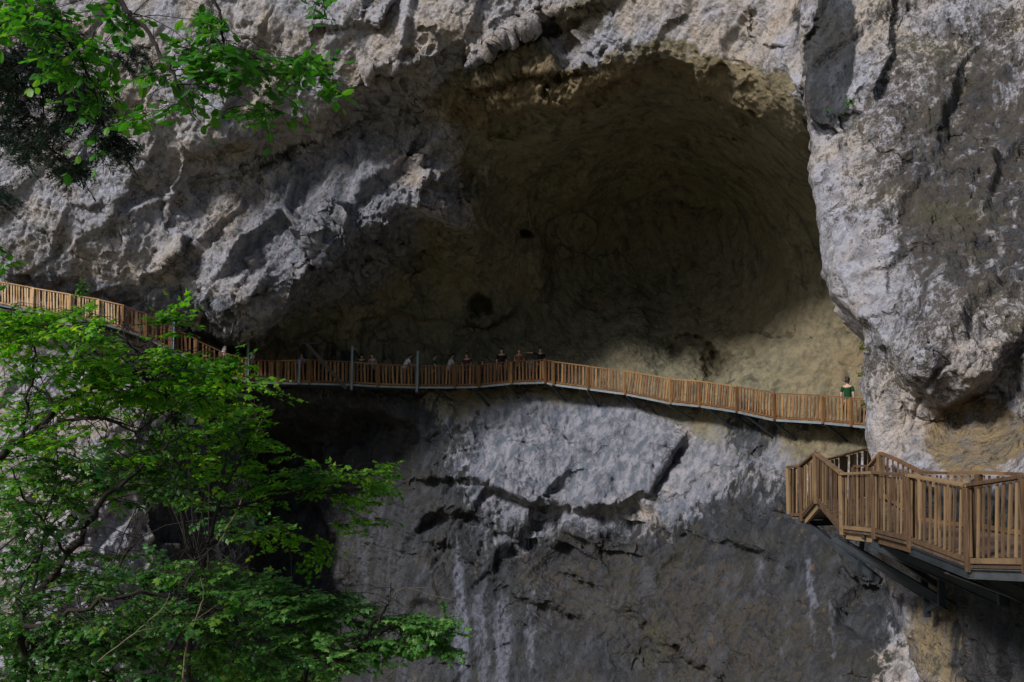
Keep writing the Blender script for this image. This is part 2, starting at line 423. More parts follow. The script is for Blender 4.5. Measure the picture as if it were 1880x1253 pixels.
# far walkway: px of each post, y of handrail, y of bottom rail, depth
FAR = [(-260, 455, 498, 49), (-130, 490, 530, 49), (-20, 514, 552, 49), (60, 529, 567, 49.2), (128, 541, 579, 49.3), (180, 550, 588, 49.6), (225, 561, 600, 49.9), (268, 577, 616, 50.3),
       (313, 600, 638, 50.7), (360, 624, 661, 51), (405, 646, 683, 51.3), (455, 661, 697, 51.6), (512, 663, 699, 51.9), (568, 661, 700, 52.2), (646, 665, 702, 52.7), (693, 669, 705, 52.9), (766, 672, 707, 53.2),
       (835, 672, 707, 53.2), (879, 671, 706, 53.1), (938, 664, 700, 52.9), (1001, 661, 698, 52.6), (1016, 664, 702, 52.4), (1080, 673, 710, 51.8), (1147, 681, 719, 50.8), (1231, 696, 736, 49.4),
       (1284, 700, 741, 48.2), (1352, 710, 751, 46.6), (1421, 722, 766, 45), (1510, 727, 771, 43.6), (1562, 731, 776, 42.7), (1640, 737, 784, 41.5), (1720, 740, 790, 40.4)]
FX = [q[0] for q in FAR]
def Wd(px): return float(np.interp(px, FX, [q[3] for q in FAR]))
def Wb(px): return float(np.interp(px, FX, [q[2] for q in FAR]))
def off(px): return float(np.interp(px, [0, 600, 1000, 1300, 1510, 1700], [4.5, 3.9, 2.5, 1.7, .5, 0]))

CP = [(-500,-900,54),(0,-900,54),(600,-900,53),(1200,-900,51),(1900,-900,48),
 (-500,-400,46),(0,-400,45),(500,-400,43.5),(1000,-400,42),(1500,-400,38),(2000,-400,37),
 (-400,0,42.6),(0,0,42.2),(300,0,41.6),(600,0,40.6),(900,0,39.2),(1200,0,37.2),(1450,0,34.6),(1700,0,36),
 (1000,90,41),(1080,40,39.3),(1200,80,38),(1350,80,36),
 (850,180,42),(960,200,41.6),(1040,180,40.8),(1120,135,39.3),(1200,105,38.3),(1300,140,37),(1400,190,36),(1490,260,34.8),
 (900,270,45.2),(1050,260,46),(1200,205,45.5),(1300,250,45.5),(1400,300,44.5),(1480,340,44),
 (900,400,50),(1000,400,53.5),(1150,380,55.5),(1300,380,54.5),(1400,420,51),(1500,450,47.5),
 (950,500,53.5),(1100,520,57),(1250,540,56),(1400,550,51.2),(1500,580,47.5),(1600,620,45.5),
 (900,620,54),(1000,620,54.5),(1150,640,53),(1300,660,50.3),(1400,690,48),(1500,700,46),(1600,720,44),(1700,720,42.5),
 (560,600,49.2),(650,520,48.6),(760,450,48.6),(870,450,50),(650,610,50.2),(760,620,52),(800,540,52),
 (330,500,44.2),(400,575,44.7),(440,605,45.2),(520,540,44.1),(590,470,43.8),(700,410,43.7),(780,380,44.0),(860,410,45.2),
 (350,400,45),(450,400,44.6),(480,480,44.3),(600,350,44),(720,300,44),(820,260,44.7),(400,340,44.9),(560,290,44.6),(700,220,44.3),
 (310,270,43.3),(450,220,42.8),(600,180,42),(740,140,41.2),(820,150,41.4),
 (0,200,43.3),(0,400,44.0),(0,490,45),(200,200,42.9),(200,400,43.7),(200,510,45),(300,480,44.8),(300,560,46),(100,300,43.4),
 (-400,400,44),(-400,800,44),(-500,1250,38),(0,680,45.6),(0,900,43),(0,1250,39),(200,720,46),(200,900,44),(200,1250,40.5),
 (400,800,49),(400,1000,48),(400,1250,45.5),(550,790,50.5),(550,900,50.5),(600,1100,49),(600,1250,46.5),
 (700,800,51),(700,900,50),(720,1100,47.8),(740,1250,46),(850,800,50.6),(850,860,49.2),(850,1000,48.4),(850,1250,45.5),
 (1000,790,50.2),(1000,840,49),(1000,900,48.2),(1000,960,48.4),(1000,1100,46.5),(1000,1250,44),
 (1150,800,48.8),(1150,860,47.4),(1150,920,46.8),(1150,1050,45),(1150,1250,42.5),(1300,840,46.2),(1300,950,44.5),(1300,1100,42.3),(1300,1250,40),
 (1400,870,44.3),(1450,1000,41.5),(1450,1250,37.5),(1550,900,41.5),(1600,1000,39.5),(1600,1250,35.5),(1800,850,41),(1800,1250,35),(2100,900,40),(2100,1250,34),
 (-400,1800,34),(400,1800,39),(900,1800,40),(1400,1800,33),(2100,1800,30),(2100,300,40),(2100,600,42),(1700,450,44)]
CP = [(x, y, d+off(x)) for x, y, d in CP]
for px in (-260, -130, 0, 130, 225, 313, 400, 470, 570, 680, 766, 870, 1000, 1080, 1147, 1231, 1352, 1421, 1510, 1600, 1720):
    CP.append((px, Wb(px), Wd(px)+1.75)); CP.append((px, Wb(px)+30, Wd(px)+1.35))
    if 395 < px < 1600: CP.append((px, Wb(px)-38, Wd(px)+2.2))

def build_main():
    gx = axis(-520, -20, 1640, 2150, 2.1, 14); gy = axis(-900, -20, 1275, 1800, 2.1, 14)
    X, Y = np.meshgrid(gx, gy); g = rbf(CP, X, Y)
    wx = X + vnoise(X, Y, 90, 1)*22 + vnoise(X, Y, 22, 2)*9 + vnoise(X, Y, 7, 5)*3; wy = Y + vnoise(X, Y, 90, 3)*22 + vnoise(X, Y, 22, 4)*9 + vnoise(X, Y, 7, 6)*3
    wx2 = X + vnoise(X, Y, 90, 41)*9 + vnoise(X, Y, 22, 42)*5 + vnoise(X, Y, 7, 43)*1.6; wy2 = Y + vnoise(X, Y, 90, 44)*9 + vnoise(X, Y, 22, 45)*5 + vnoise(X, Y, 7, 46)*1.6
    D = bilin(g, X, Y)
    # overhangs of the outer face
    ledge(D, wx, wy, [(300,300),(400,275),(480,240),(560,218),(640,190),(740,158),(820,168)], 1.3, 1.2, 60, 45, 14)
    ledge(D, wx, wy, [(335,355),(440,318),(560,272),(610,250),(700,205)], 0.2, 0.9, 30, 22, 5)
    ledge(D, wx, wy, [(395,640),(450,624),(520,566),(590,492),(700,432),(760,398),(800,412),(875,424)], 1.2, 2.6, 45, 75, 10, 0.08)
    ledge(D, wx, wy, [(775,380),(790,330),(850,345),(885,425)], 0.3, 0.9, 15, 35, 6)
    ledge(D, wx, wy, [(830,175),(900,208),(960,218),(1040,200),(1120,150),(1200,118),(1260,130),(1330,190),(1400,215),(1500,285)], 1.0, 2.0, 40, 60, 6, 0.06)
    ledge(D, wx, wy, [(640,150),(760,130),(840,120),(900,92),(960,60),(1040,30),(1120,-5),(1180,-40)], 1.2, 1.0, 55, 35, 17)
    ledge(D, wx, wy, [(850,165),(900,150),(1000,140),(1060,120),(1150,105)], 0.6, 0.5, 30, 18, 6)
    ledge(D, wx, wy, [(560,60),(620,50),(700,30),(730,-20)], 0.7, 0.5, 30, 22, 6)
    ledge(D, wx, wy, [(300,130),(330,220),(318,330),(300,420)], 0.7, 0.4, 60, 25, 9)
    ledge(D, wx, wy, [(250,520),(300,490),(330,470),(345,430)], 0.9, 0.7, 40, 30, 8)
    # the vault
    ledge(D, wx, wy, [(820,300),(900,340),(960,330),(1050,270),(1150,230),(1290,225),(1400,250),(1500,300)], 0.4, 1.0, 40, 50, 12)
    ledge(D, wx, wy, [(860,300),(870,360),(900,420),(930,470)], 0.5, 0.6, 50, 30, 6)
    ledge(D, wx, wy, [(1190,372),(1240,380),(1300,372),(1360,390)], 0.5, 0.7, 20, 20, 5)
    ledge(D, wx, wy, [(640,590),(720,575),(800,585),(900,600),(960,560)], 0.4, 0.5, 25, 25, 7)
    ledge(D, wx, wy, [(1240,600),(1290,625),(1330,690)], 0.3, 1.0, 20, 30, 7)
    for cx, cy, rx, ry, dp in ((971, 420, 11, 12, 1.6), (880, 560, 22, 17, 1.8), (1310, 680, 30, 40, 1.5), (1240, 640, 18, 30, 0.9), (930, 235, 40, 16, 0.8), (800, 290, 30, 25, 0.5), (1060, 350, 50, 30, -0.8), (990, 480, 22, 90, -1.1), (860, 330, 30, 40, 0.7), (1160, 600, 40, 90, -0.8)):
        r = ((wx-cx)/rx)**2 + ((wy-cy)/ry)**2; D += dp*np.exp(-r**1.6)
    # the lower wall
    ledge(D, wx2, wy2, [(735,885),(830,882),(900,888),(960,915),(1050,935),(1130,930),(1190,898),(1222,850),(1262,800),(1275,780)], 0.9, 0.9, 130, 60, 9, 0.10)
    ledge(D, wx2, wy2, [(755,975),(800,948),(850,935),(900,962),(980,990),(1040,1005),(1110,1038)], 0.55, 0.6, 50, 50, 11)
    ledge(D, wx2, wy2, [(760,1000),(830,1000),(880,1040),(960,1100),(1020,1120),(1090,1150)], 0.55, 0.5, 70, 50, 12)
    ledge(D, wx2, wy2, [(1100,945),(1200,962),(1300,990),(1390,1010),(1480,1075)], 0.45, 0.4, 70, 50, 12)
    ledge(D, wx2, wy2, [(930,950),(1010,955),(1080,1000),(1190,1020)], 0.35, 0.35, 40, 35, 9)
    ledge(D, wx2, wy2, [(1190,1160),(1290,1225),(1390,1275)], 0.5, 0.4, 80, 50, 14)
    ledge(D, wx2, wy2, [(1000,1040),(1100,1090),(1180,1150),(1230,1240)], 0.5, 0.4, 80, 50, 14)
    ledge(D, wx2, wy2, [(1300,800),(1330,900),(1390,980)], 0.35, 0.3, 60, 40, 10)
    ledge(D, wx2, wy2, [(800,850),(850,828),(930,810),(1000,812)], 0.12, 0.12, 16, 10, 2)
    ledge(D, wx2, wy2, [(1400,930),(1500,960),(1560,1060),(1620,1080)], 0.3, 0.4, 26, 16, 4)
    ledge(D, wx2, wy2, [(430,760),(500,800),(540,880),(600,960),(640,1060)], 0.6, 0.9, 40, 50, 9)
    ledge(D, wx2, wy2, [(380,715),(470,728),(600,745),(720,765),(770,800)], 0.5, 1.8, 30, 80, 16, .1)
    sm = lambda v, a, b: (lambda t: t*t*(3-2*t))(np.clip((v-a)/(b-a), 0, 1))
    D += 5.0*sm(wx, 455, 505)*(1-sm(wx, 530, 790))*sm(wy, 735, 830)
    for k in range(90):     # fine bedding steps
        rs = random.Random(1500+k); x0 = rs.uniform(740, 1560); y0 = rs.uniform(760, 1240); L = rs.uniform(10, 55); sl = rs.uniform(-.45, .5)
        pl = [(x0+L*t, y0+L*t*sl+rs.uniform(-3, 3)) for t in (0, .25, .5, .75, 1)]
        ledge(D, wx2, wy2, pl, rs.uniform(.03, .09), rs.uniform(.03, .10), rs.uniform(6, 16), rs.uniform(5, 12), 2, 0.3)
    for k in range(110):     # small random spalls and hairline ledges
        rs = random.Random(900+k); x0 = rs.uniform(-100, 1500); y0 = rs.choice([rs.uniform(-50, 600), rs.uniform(760, 1250)])
        if 880 < x0 < 1500 and 230 < y0 < 700: continue
        L = rs.uniform(18, 80); sl = rs.uniform(-0.7, 0.15) if y0 < 650 else rs.uniform(-0.3, 0.6)
        pl = [(x0+L*t, y0+L*t*sl+rs.uniform(-12, 12)) for t in (0, .3, .6, 1)]
        ledge(D, wx, wy, pl, rs.uniform(.06, .3)*(1 if y0 < 700 else .4), rs.uniform(.06, .3)*(1 if y0 < 700 else .4), rs.uniform(10, 26), rs.uniform(8, 20), 4, 0.35)
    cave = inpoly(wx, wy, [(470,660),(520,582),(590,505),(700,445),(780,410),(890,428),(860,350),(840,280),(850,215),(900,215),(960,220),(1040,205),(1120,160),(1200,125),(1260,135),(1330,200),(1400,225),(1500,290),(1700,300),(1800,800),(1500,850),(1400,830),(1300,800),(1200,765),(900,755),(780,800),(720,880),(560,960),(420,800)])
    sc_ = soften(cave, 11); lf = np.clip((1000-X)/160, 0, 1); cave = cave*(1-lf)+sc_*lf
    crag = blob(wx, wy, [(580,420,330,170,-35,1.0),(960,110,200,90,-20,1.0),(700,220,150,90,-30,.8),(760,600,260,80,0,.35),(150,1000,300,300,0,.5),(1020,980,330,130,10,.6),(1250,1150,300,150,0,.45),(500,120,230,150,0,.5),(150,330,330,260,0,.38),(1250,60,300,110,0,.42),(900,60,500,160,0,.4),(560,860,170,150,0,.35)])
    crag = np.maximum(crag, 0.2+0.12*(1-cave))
    lich_shade = blob(wx, wy, [(100,380,260,230,0,.35),(1200,150,120,60,0,.2),(500,420,260,180,0,.3),(1180,1080,260,120,10,.7),(1350,1180,200,100,0,.8)])
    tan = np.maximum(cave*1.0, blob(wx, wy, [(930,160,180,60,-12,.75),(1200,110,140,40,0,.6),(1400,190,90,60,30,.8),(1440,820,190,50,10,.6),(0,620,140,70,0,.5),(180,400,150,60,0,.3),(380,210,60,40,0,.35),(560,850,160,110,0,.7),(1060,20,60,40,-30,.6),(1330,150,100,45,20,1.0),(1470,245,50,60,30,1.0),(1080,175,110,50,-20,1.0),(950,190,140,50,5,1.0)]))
    stain_shade = blob(wx, wy, [(1150,1150,440,170,0,1.2),(1430,1090,200,190,0,1.15),(760,1120,110,190,0,1.2),(600,1000,250,300,0,1.25),(520,820,170,110,0,.95),(1370,950,60,110,0,.5),(820,960,120,60,0,.6),(690,830,120,130,0,1.15),(640,800,190,70,0,.9),(1390,790,50,60,0,.55),(1200,1230,360,80,0,.9),(860,800,40,60,0,.5),(1520,60,60,200,0,.6),(1520,1180,110,130,0,.8),(960,1180,160,110,0,.65),(520,1000,150,260,0,1.2),(390,930,110,330,0,1.2)])  # stains; lower wall and left recess patches also paint in shade
    pale = blob(wx, wy, [(900,1140,80,170,-4,.95),(1000,830,300,110,0,.85),(830,830,110,55,0,.8),(1000,980,260,70,5,.7),(1290,940,110,60,0,.8),(600,420,230,170,-30,.62),(380,300,120,120,0,.3),(960,1030,90,50,10,.6),(860,950,130,40,5,.6),(1350,880,170,120,0,.6),(1610,1060,30,60,0,.8),(230,540,260,30,8,.7),(500,560,60,80,-30,.5)])  # mineral faces; the slab patches also darken it like shade
    V = Wn(X, Y, D).reshape(-1, 3)
    nx, ny = len(gx), len(gy); idx = np.arange(nx*ny).reshape(ny, nx)
    f = np.stack([idx[:-1, :-1], idx[1:, :-1], idx[1:, 1:], idx[:-1, 1:]], -1).reshape(-1, 4)
    o = mesh_np('cliff', V, f, ROCK, cols=dict(crag=crag, tan=tan, stain_shade=stain_shade, lichen_shade=lich_shade, pale=pale, amp=ampl(D, X, Y), run=blob(wx2, wy2, [(848,1130,16,150,-3,.8),(885,1170,14,130,-3,.65),(925,1190,18,110,0,.75),(980,1160,12,110,2,.6),(1010,1130,10,60,0,.45),(880,840,22,70,0,.6),(925,850,16,60,0,.5),(830,850,14,50,0,.5),(1000,830,14,60,0,.35),(1070,850,12,50,0,.3),(1120,1150,10,90,0,.4),(1180,1100,8,60,0,.45),(1395,1060,12,60,-8,.5),(1440,1180,14,80,0,.5),(1490,1100,8,90,-5,.75),(1530,1150,7,80,-4,.55),(1470,960,10,70,0,.4),(760,1090,9,60,0,.4),(720,1180,8,70,0,.35),(690,1060,8,60,0,.25),(1580,940,14,60,0,.5),(1250,1200,9,60,0,.35),(1330,1130,8,70,0,.4),(1080,640,12,60,4,.42),(1130,610,9,80,4,.4),(1190,630,12,70,0,.4),(1260,680,9,40,0,.35),(1450,560,14,120,-18,.38),(1520,620,9,90,-12,.38),(1380,520,12,100,-25,.35),(1010,560,9,60,6,.35)]), ochre=blob(wx, wy, [(1000,160,230,50,-10,.9),(1330,150,160,50,20,.6),(1540,680,110,140,0,.4),(1450,830,160,40,0,.4),(0,620,140,70,0,.8),(1380,600,140,100,0,.25)])))
    tag(o, kind='structure')
    return g

# pillar (near buttress on the right)
EDGE = [(-900,1430),(0,1466),(100,1468),(180,1475),(262,1493),(300,1488),(400,1503),(500,1512),(540,1528),(570,1560),(600,1582),(640,1588),(700,1588),(800,1592),(850,1600),(870,1604),(950,1608),(1060,1618),(1110,1638),(1160,1660),(1253,1690),(1700,1770)]
PP = [(1430,-900,46),(1900,-900,44),(2500,-900,40),(1450,-300,37.5),(1900,-300,36),(2500,-300,32),
 (1466,0,33.6),(1470,150,32),(1492,270,30.4),(1500,400,28.5),(1528,540,26.8),(1585,620,25.7),(1590,750,24.8),(1600,860,23.9),(1610,950,23.5),(1625,1080,22.6),(1690,1250,20.6),(1780,1800,17.5),
 (1700,0,32),(1900,0,31),(2200,0,28),(1700,200,29.8),(1900,200,28.6),(1640,300,28.4),(1560,330,29.2),(1700,400,26.4),(1900,400,25),
 (1600,500,25.9),(1700,560,23.9),(1850,540,22.9),(1700,690,22.6),(1790,690,21.9),(1880,610,22),(1640,640,24.3),
 (1640,760,24.1),(1700,800,23.3),(1760,790,23.3),(1850,740,22.5),(1850,850,19.8),(1690,868,22.1),(1780,868,20.0),(1880,868,18.0),(2100,868,14.4),(2400,868,11.6),
 (1690,960,21.6),(1780,960,19.6),(1880,960,17.6),(2100,960,14.1),(1700,1100,21),(1880,1100,17.2),(2100,1100,13.9),(1780,1253,18.8),(1900,1253,16.4),(2100,1253,13.6),(2400,1253,11),
 (1900,1800,15.5),(2400,1800,10.5),(2500,0,25),(2500,400,20),(2500,650,16),(2100,400,22.5),(2100,650,19)]
def build_pillar():
    gy = axis(-900, -20, 1275, 1800, 2.1, 14)
    ex = np.interp(gy, [e[0] for e in EDGE], [e[1] for e in EDGE])
    ex = ex + vnoise(gy*0+50, gy, 45, 8)*7 + vnoise(gy*0+90, gy, 14, 9)*3
    u = np.concatenate([np.linspace(0, 1, 30)**1.7*26, 26+np.arange(1, 190)*2.1])
    tail = []; s = 2.1; q = u[-1]
    while q < 1050: s = min(s*1.06, 14); q += s; tail.append(q)
    u = np.concatenate([u, tail])
    X = ex[:, None] + u[None]; Y = np.repeat(gy[:, None], len(u), 1)
    g = rbf(PP, X, Y); D = bilin(g, X, Y)
    wx = X + vnoise(X, Y, 90, 11)*20 + vnoise(X, Y, 22, 12)*7; wy = Y + vnoise(X, Y, 90, 13)*20 + vnoise(X, Y, 22, 14)*7
    # rounded nose
    t = np.clip(u/26, 0, 1)[None]; D = D + 0.55*(1-np.sqrt(np.maximum(0, 1-(1-t)**2)))
    ledge(D, wx, wy, [(1560,560),(1600,620),(1640,690),(1690,735),(1730,748),(1790,722),(1835,670),(1880,605),(1960,570),(2100,560)], 0.7, 0.45, 70, 60, 14, 0.05)
    ledge(D, wx, wy, [(1538,262),(1560,330),(1600,390),(1650,440),(1720,480)], 0.5, -0.1, 60, 14, 14, 0.2)
    ledge(D, wx, wy, [(1560,345),(1540,270),(1550,220),(1590,200)], 0.0, 0.6, 14, 60, 16, 0.25)
    ledge(D, wx, wy, [(1490,40),(1478,120),(1486,200),(1520,235),(1555,245)], -0.5, 0.9, 12, 35, 5, 0.12)
    ledge(D, wx, wy, [(1590,-20),(1580,60),(1590,150),(1570,230)], -0.1, 0.0, 12, 35, 5, 0.12)
    ledge(D, wx, wy, [(1640,-60),(1630,30),(1628,110),(1600,200)], -0.3, -0.5, 22, 60, 5, 0.15)
    ledge(D, wx, wy, [(1640,110),(1700,150),(1760,130),(1800,180),(1900,240)], 0.2, 0.08, 50, 40, 14)
    ledge(D, wx, wy, [(1720,200),(1745,300),(1775,370),(1790,460),(1850,560)], 0.15, 0.1, 50, 30, 12)
    ledge(D, wx, wy, [(1700,225),(1780,250),(1800,290),(1890,250)], 0.2, 0.15, 30, 30, 12)
    for k in range(80):
        rs = random.Random(300+k); x0 = rs.uniform(1530, 1950); y0 = rs.uniform(-50, 1250); L = rs.uniform(20, 70); sl = rs.uniform(-1.5, 1.8)
        pl = [(x0+L*t*.6, y0+L*t*sl+rs.uniform(-6, 6)) for t in (0, .3, .6, 1)]
        ledge(D, wx, wy, pl, rs.uniform(.02, .10), rs.uniform(.02, .09), rs.uniform(8, 22), rs.uniform(6, 14), 4, 0.35)
    V = Wn(X, Y, D)
    # flank that turns away from the viewer behind the silhouette
    K = 34; back = []
    e = V[:, 0, :]
    for k in range(K, 0, -1):
        tt = (k/K)**1.5
        p = e + np.stack([tt*(e[:, 0]*.6+.5), tt*e[:, 1]*.6, tt*e[:, 2]*.3], -1)
        nz = vnoise(gy + k*9, gy*0 + k*30.0, 60, 15)*0.35*min(1, k/8)
        p[:, 0] += nz
        back.append(p)
    V = np.concatenate([np.stack(back, 1), V], 1); nb = K
    pad = lambda a: np.concatenate([np.repeat(a[:, :1], nb, 1), a], 1)
    crag = blob(wx, wy, [(1750,400,200,260,0,.30),(1700,640,200,110,0,.45)]); crag = np.maximum(crag, .34)
    lich_shade = np.maximum(blob(wx, wy, [(1690,420,150,140,30,1.0),(1800,200,300,260,0,.9),(1620,60,60,200,0,.8),(1680,620,160,140,0,.75),(1860,560,100,160,0,.9),(1510,420,30,110,0,.5),(1560,180,40,60,0,.5)]), .45)  # lichens, thickened on the right to paint its turned-away shade
    lich_shade *= 1-0.6*blob(wx, wy, [(1600,520,70,110,-20,1.0),(1640,800,60,60,0,.8),(1530,80,50,160,0,1.0)])
    tan = blob(wx, wy, [(1800,800,110,75,0,1.0),(1700,960,110,110,0,.8),(1780,1150,120,170,0,.75),(1690,590,60,30,0,.4),(1770,430,50,50,0,.3)])
    stain_shade = blob(wx, wy, [(1830,1180,90,150,0,.9),(1800,330,190,280,0,.55),(1690,560,60,90,0,.3),(1880,690,50,50,0,.35),(1522,100,44,130,0,1.15),(1800,980,120,70,0,.6),(1640,1180,25,80,0,.2),(1900,950,120,60,0,.9),(1760,940,140,60,0,1.0)])  # stains; behind the near railing and at right they paint shade
    pale = blob(wx, wy, [(1650,1180,30,110,-15,.9),(1530,60,45,190,0,.15),(1600,540,50,90,-20,.4),(1640,800,60,70,0,.45),(1690,670,80,50,0,.35),(1840,150,40,60,0,.3)])
    pale = np.maximum(pale, .42+0*pale)
    ny, nx = V.shape[:2]; idx = np.arange(nx*ny).reshape(ny, nx)
    f = np.stack([idx[:-1, :-1], idx[1:, :-1], idx[1:, 1:], idx[:-1, 1:]], -1).reshape(-1, 4)
    o = mesh_np('rock_buttress', V.reshape(-1, 3), f, ROCK, cols=dict(crag=pad(crag), tan=pad(tan), stain_shade=pad(stain_shade), lichen_shade=pad(lich_shade), pale=pad(pale), amp=pad(ampl(D, X, Y)), run=pad(blob(wx, wy, [(1650,1190,22,90,-14,.8),(1900,150,14,90,0,.4),(1700,140,12,90,0,.3)])), ochre=pad(tan*0+1)))
    tag(o, kind='structure')
    return g
GM = build_main()
GP = build_pillar()

# gorge floor and the wooded slope behind the viewer, one sheet
def ground_z(x, y):
    x = np.asarray(x, float); y = np.asarray(y, float)
    z = -13 + 0*x
    z += 6.5*np.exp(-np.maximum(0, x+5)**2/60)*np.exp(-(y-12)**2/260)*(x < 40)
    z += np.maximum(0, -4-y)*0.62 - np.maximum(0, -70-y)*0.62
    return z + vnoise(x*10, y*10, 60, 21)*0.5
n_ = 200; ax = np.sign(np.linspace(-1, 1, n_))*np.abs(np.linspace(-1, 1, n_))**2.2*400
GX, GY = np.meshgrid(ax, ax); GZ = ground_z(GX, GY)
idx = np.arange(n_*n_).reshape(n_, n_)
gm = NT('bounce_gravel'); P = gm.coord()
gm.fin(gm.mix(gm.rng(gm.noise(P, 0.6, 6, 0.65), 0.4, 0.62), (0.21, 0.20, 0.12), (0.36, 0.32, 0.21)), 0.95, 0.1)  # unseen ground, coloured like pale gravel to bounce light into the cave
tag(mesh_np('ground', np.stack([GX, GY, GZ], -1).reshape(-1, 3), np.stack([idx[:-1, :-1], idx[:-1, 1:], idx[1:, 1:], idx[1:, :-1]], -1).reshape(-1, 4), gm.m), kind='structure')
# ------------------------------------------------------------------ walkways
rnd = random.Random(5)
def railing(parent, Pt0, Pb0, Pt1, Pb1, wood, spacing, width, thick, lean=0.0, e0=0.05):
    """one bay: handrail board, bottom rail and the slats between them; returns nothing"""
    Pt0, Pb0, Pt1, Pb1 = map(Vector, (Pt0, Pb0, Pt1, Pb1))
    L = ((Pt1-Pt0).xy).length; d = (Pt1-Pt0); d.z = 0; d.normalize(); nrm = Vector((d.y, -d.x, 0))
    m = MB(); n = max(2, int(round(L/spacing)))
    for k in range(n):
        t = (k+0.5+rnd.uniform(-.16, .16))/n
        a = Pb0.lerp(Pb1, t) + Vector((0, 0, rnd.uniform(.025, .05))); b = Pt0.lerp(Pt1, t) + Vector((0, 0, -.045))
        ln = lean + rnd.gauss(0, .02); b = b + d*ln*(b.z-a.z); w_ = width*rnd.uniform(.72, 1.18)
        q = nrm*rnd.uniform(-.004, .004)
        mid = (a+b)/2 + d*rnd.gauss(0, .008)
        r = rnd.random()
        m.beam(a+q, mid+q, w_, thick, d, r); m.beam(mid+q, b+q, w_*rnd.uniform(.85, 1.1), thick*.98, d, r)
    m.beam(Pb0-nrm*thick*.9, Pb1-nrm*thick*.9, .07, .035, Vector((0, 0, 1)))
    m.build('railing_panel', wood, parent)
    h = MB(); h.beam(Pt0-d*e0, Pt1+d*e0, .045 if spacing > .16 and width > .085 else .05, .11 if wood is WOODN else .09, Vector((0, 0, 1))); h.build('handrail', wood, parent, bevel=.006 if wood is WOODN else 0)

def post(parent, Pt, Pb, wood, s, below):
    m = MB(); Pt = Vector(Pt); Pb = Vector(Pb)
    m.beam(Pb-Vector((0, 0, below)), Vector((Pb.x, Pb.y, Pt.z-.03)), s, s, Vector((1, .2, 0)), rnd.random()); m.build('post', wood, parent, bevel=.008)

def deck(parent, out, inn, wood, name='deck', drop=.06, gap=.15):
    """cross planks between the outer and the inner edge polylines"""
    m = MB()
    for (o0, o1, i0, i1) in zip(out[:-1], out[1:], inn[:-1], inn[1:]):
        o0, o1, i0, i1 = map(Vector, (o0, o1, i0, i1)); n = max(1, int((o1-o0).length/gap))
        for k in range(n):
            ta = k/n; tb = (k+.92)/n; dz = Vector((0, 0, drop)); th = Vector((0, 0, .035))
            a, b, c, e = o0.lerp(o1, ta)-dz, o0.lerp(o1, tb)-dz, i0.lerp(i1, tb)-dz, i0.lerp(i1, ta)-dz
            m.hexa([a-th, b-th, c-th, e-th, a, b, c, e])
    return m.build(name, wood, parent)

far = empty('walkway', W(940, Wb(940), Wd(940)), 'long orange wooden walkway with slatted railing crossing the cave mouth high up', 'walkway')
FT = [W(p[0], p[1], p[3]) for p in FAR]; FB = [W(p[0], p[2], p[3]) for p in FAR]
FI = []
for i in range(len(FAR)):
    d = FB[min(i+1, len(FB)-1)] - FB[max(i-1, 0)]; d.z = 0; d.normalize(); FI.append(FB[i] + Vector((-d.y, d.x, 0))*1.45)
for i in range(len(FAR)-1):
    px = FAR[i][0]
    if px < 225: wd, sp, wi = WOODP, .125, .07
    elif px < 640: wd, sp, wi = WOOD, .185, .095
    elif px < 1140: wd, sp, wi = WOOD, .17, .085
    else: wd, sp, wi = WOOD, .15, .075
    lean = {1147: .12, 1284: .1, 1352: .05, 1231: .06, 1421: .04}.get(px, 0)
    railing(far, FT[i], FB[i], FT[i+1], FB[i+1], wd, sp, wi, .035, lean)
    # steel edge channel below the boards
    m = MB(); o = Vector((0, 0, -.13)); m.beam(FB[i]+o, FB[i+1]+o, .085, .05, Vector((0, 0, 1))); m.build('edge_beam', STEEL, far)
    m = MB(); o = Vector((0, 0, -.14)); m.beam(FI[i]+o, FI[i+1]+o, .12, .05, Vector((0, 0, 1))); m.build('edge_beam', DARKST, far)
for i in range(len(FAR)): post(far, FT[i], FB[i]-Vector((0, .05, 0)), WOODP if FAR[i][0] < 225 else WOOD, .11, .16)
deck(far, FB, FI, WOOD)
for i in range(len(FAR)-1):
    n = max(1, int((FB[i+1]-FB[i]).length/.75))
    for k in range(n):
        m = MB(); t = (k+.5)/n; o = Vector((0, 0, -.19)); m.beam(FB[i].lerp(FB[i+1], t)+o, FI[i].lerp(FI[i+1], t)+o, .07, .05, Vector((0, 0, 1))); m.build('joist', DARKST, far)
# steel hanger posts in front of the railing, up into the overhang
for px, y0, y1 in ((318, 585, 645), (455, 628, 712), (549, 661, 706), (646, 636, 717), (766, 644, 721)):
    m = MB(); D = Wd(px)-.14; m.ibeam(W(px+1, y0, D), W(px-1, y1, D), .11, .09); m.build('hanger_post', STEEL, far)
    m = MB(); m.beam(W(px-1, y1, D)+Vector((0, -.02, 0)), W(px+2, y1-6, D+1.6), .08, .06); m.build('hanger_beam', DARKST, far)
m = MB(); m.ibeam(W(563, 632, 51.6), W(636, 714, 52.3), .16, .08); m.build('diagonal_brace', plain('weathered_brace', (.08, .07, .06), .7), far)
m = MB(); m.beam(W(553, 631, 52.0), W(590, 630, 52.1), .09, .12); m.beam(W(569, 632, 52.4), W(569, 664, 52.4), .09, .09); m.build('hanger_frame', DARKST, far)
m = MB(); m.beam(W(651, 645, 52.9), W(668, 668, 53.6), .1, .08); m.build('diagonal_brace', DARKST, far)
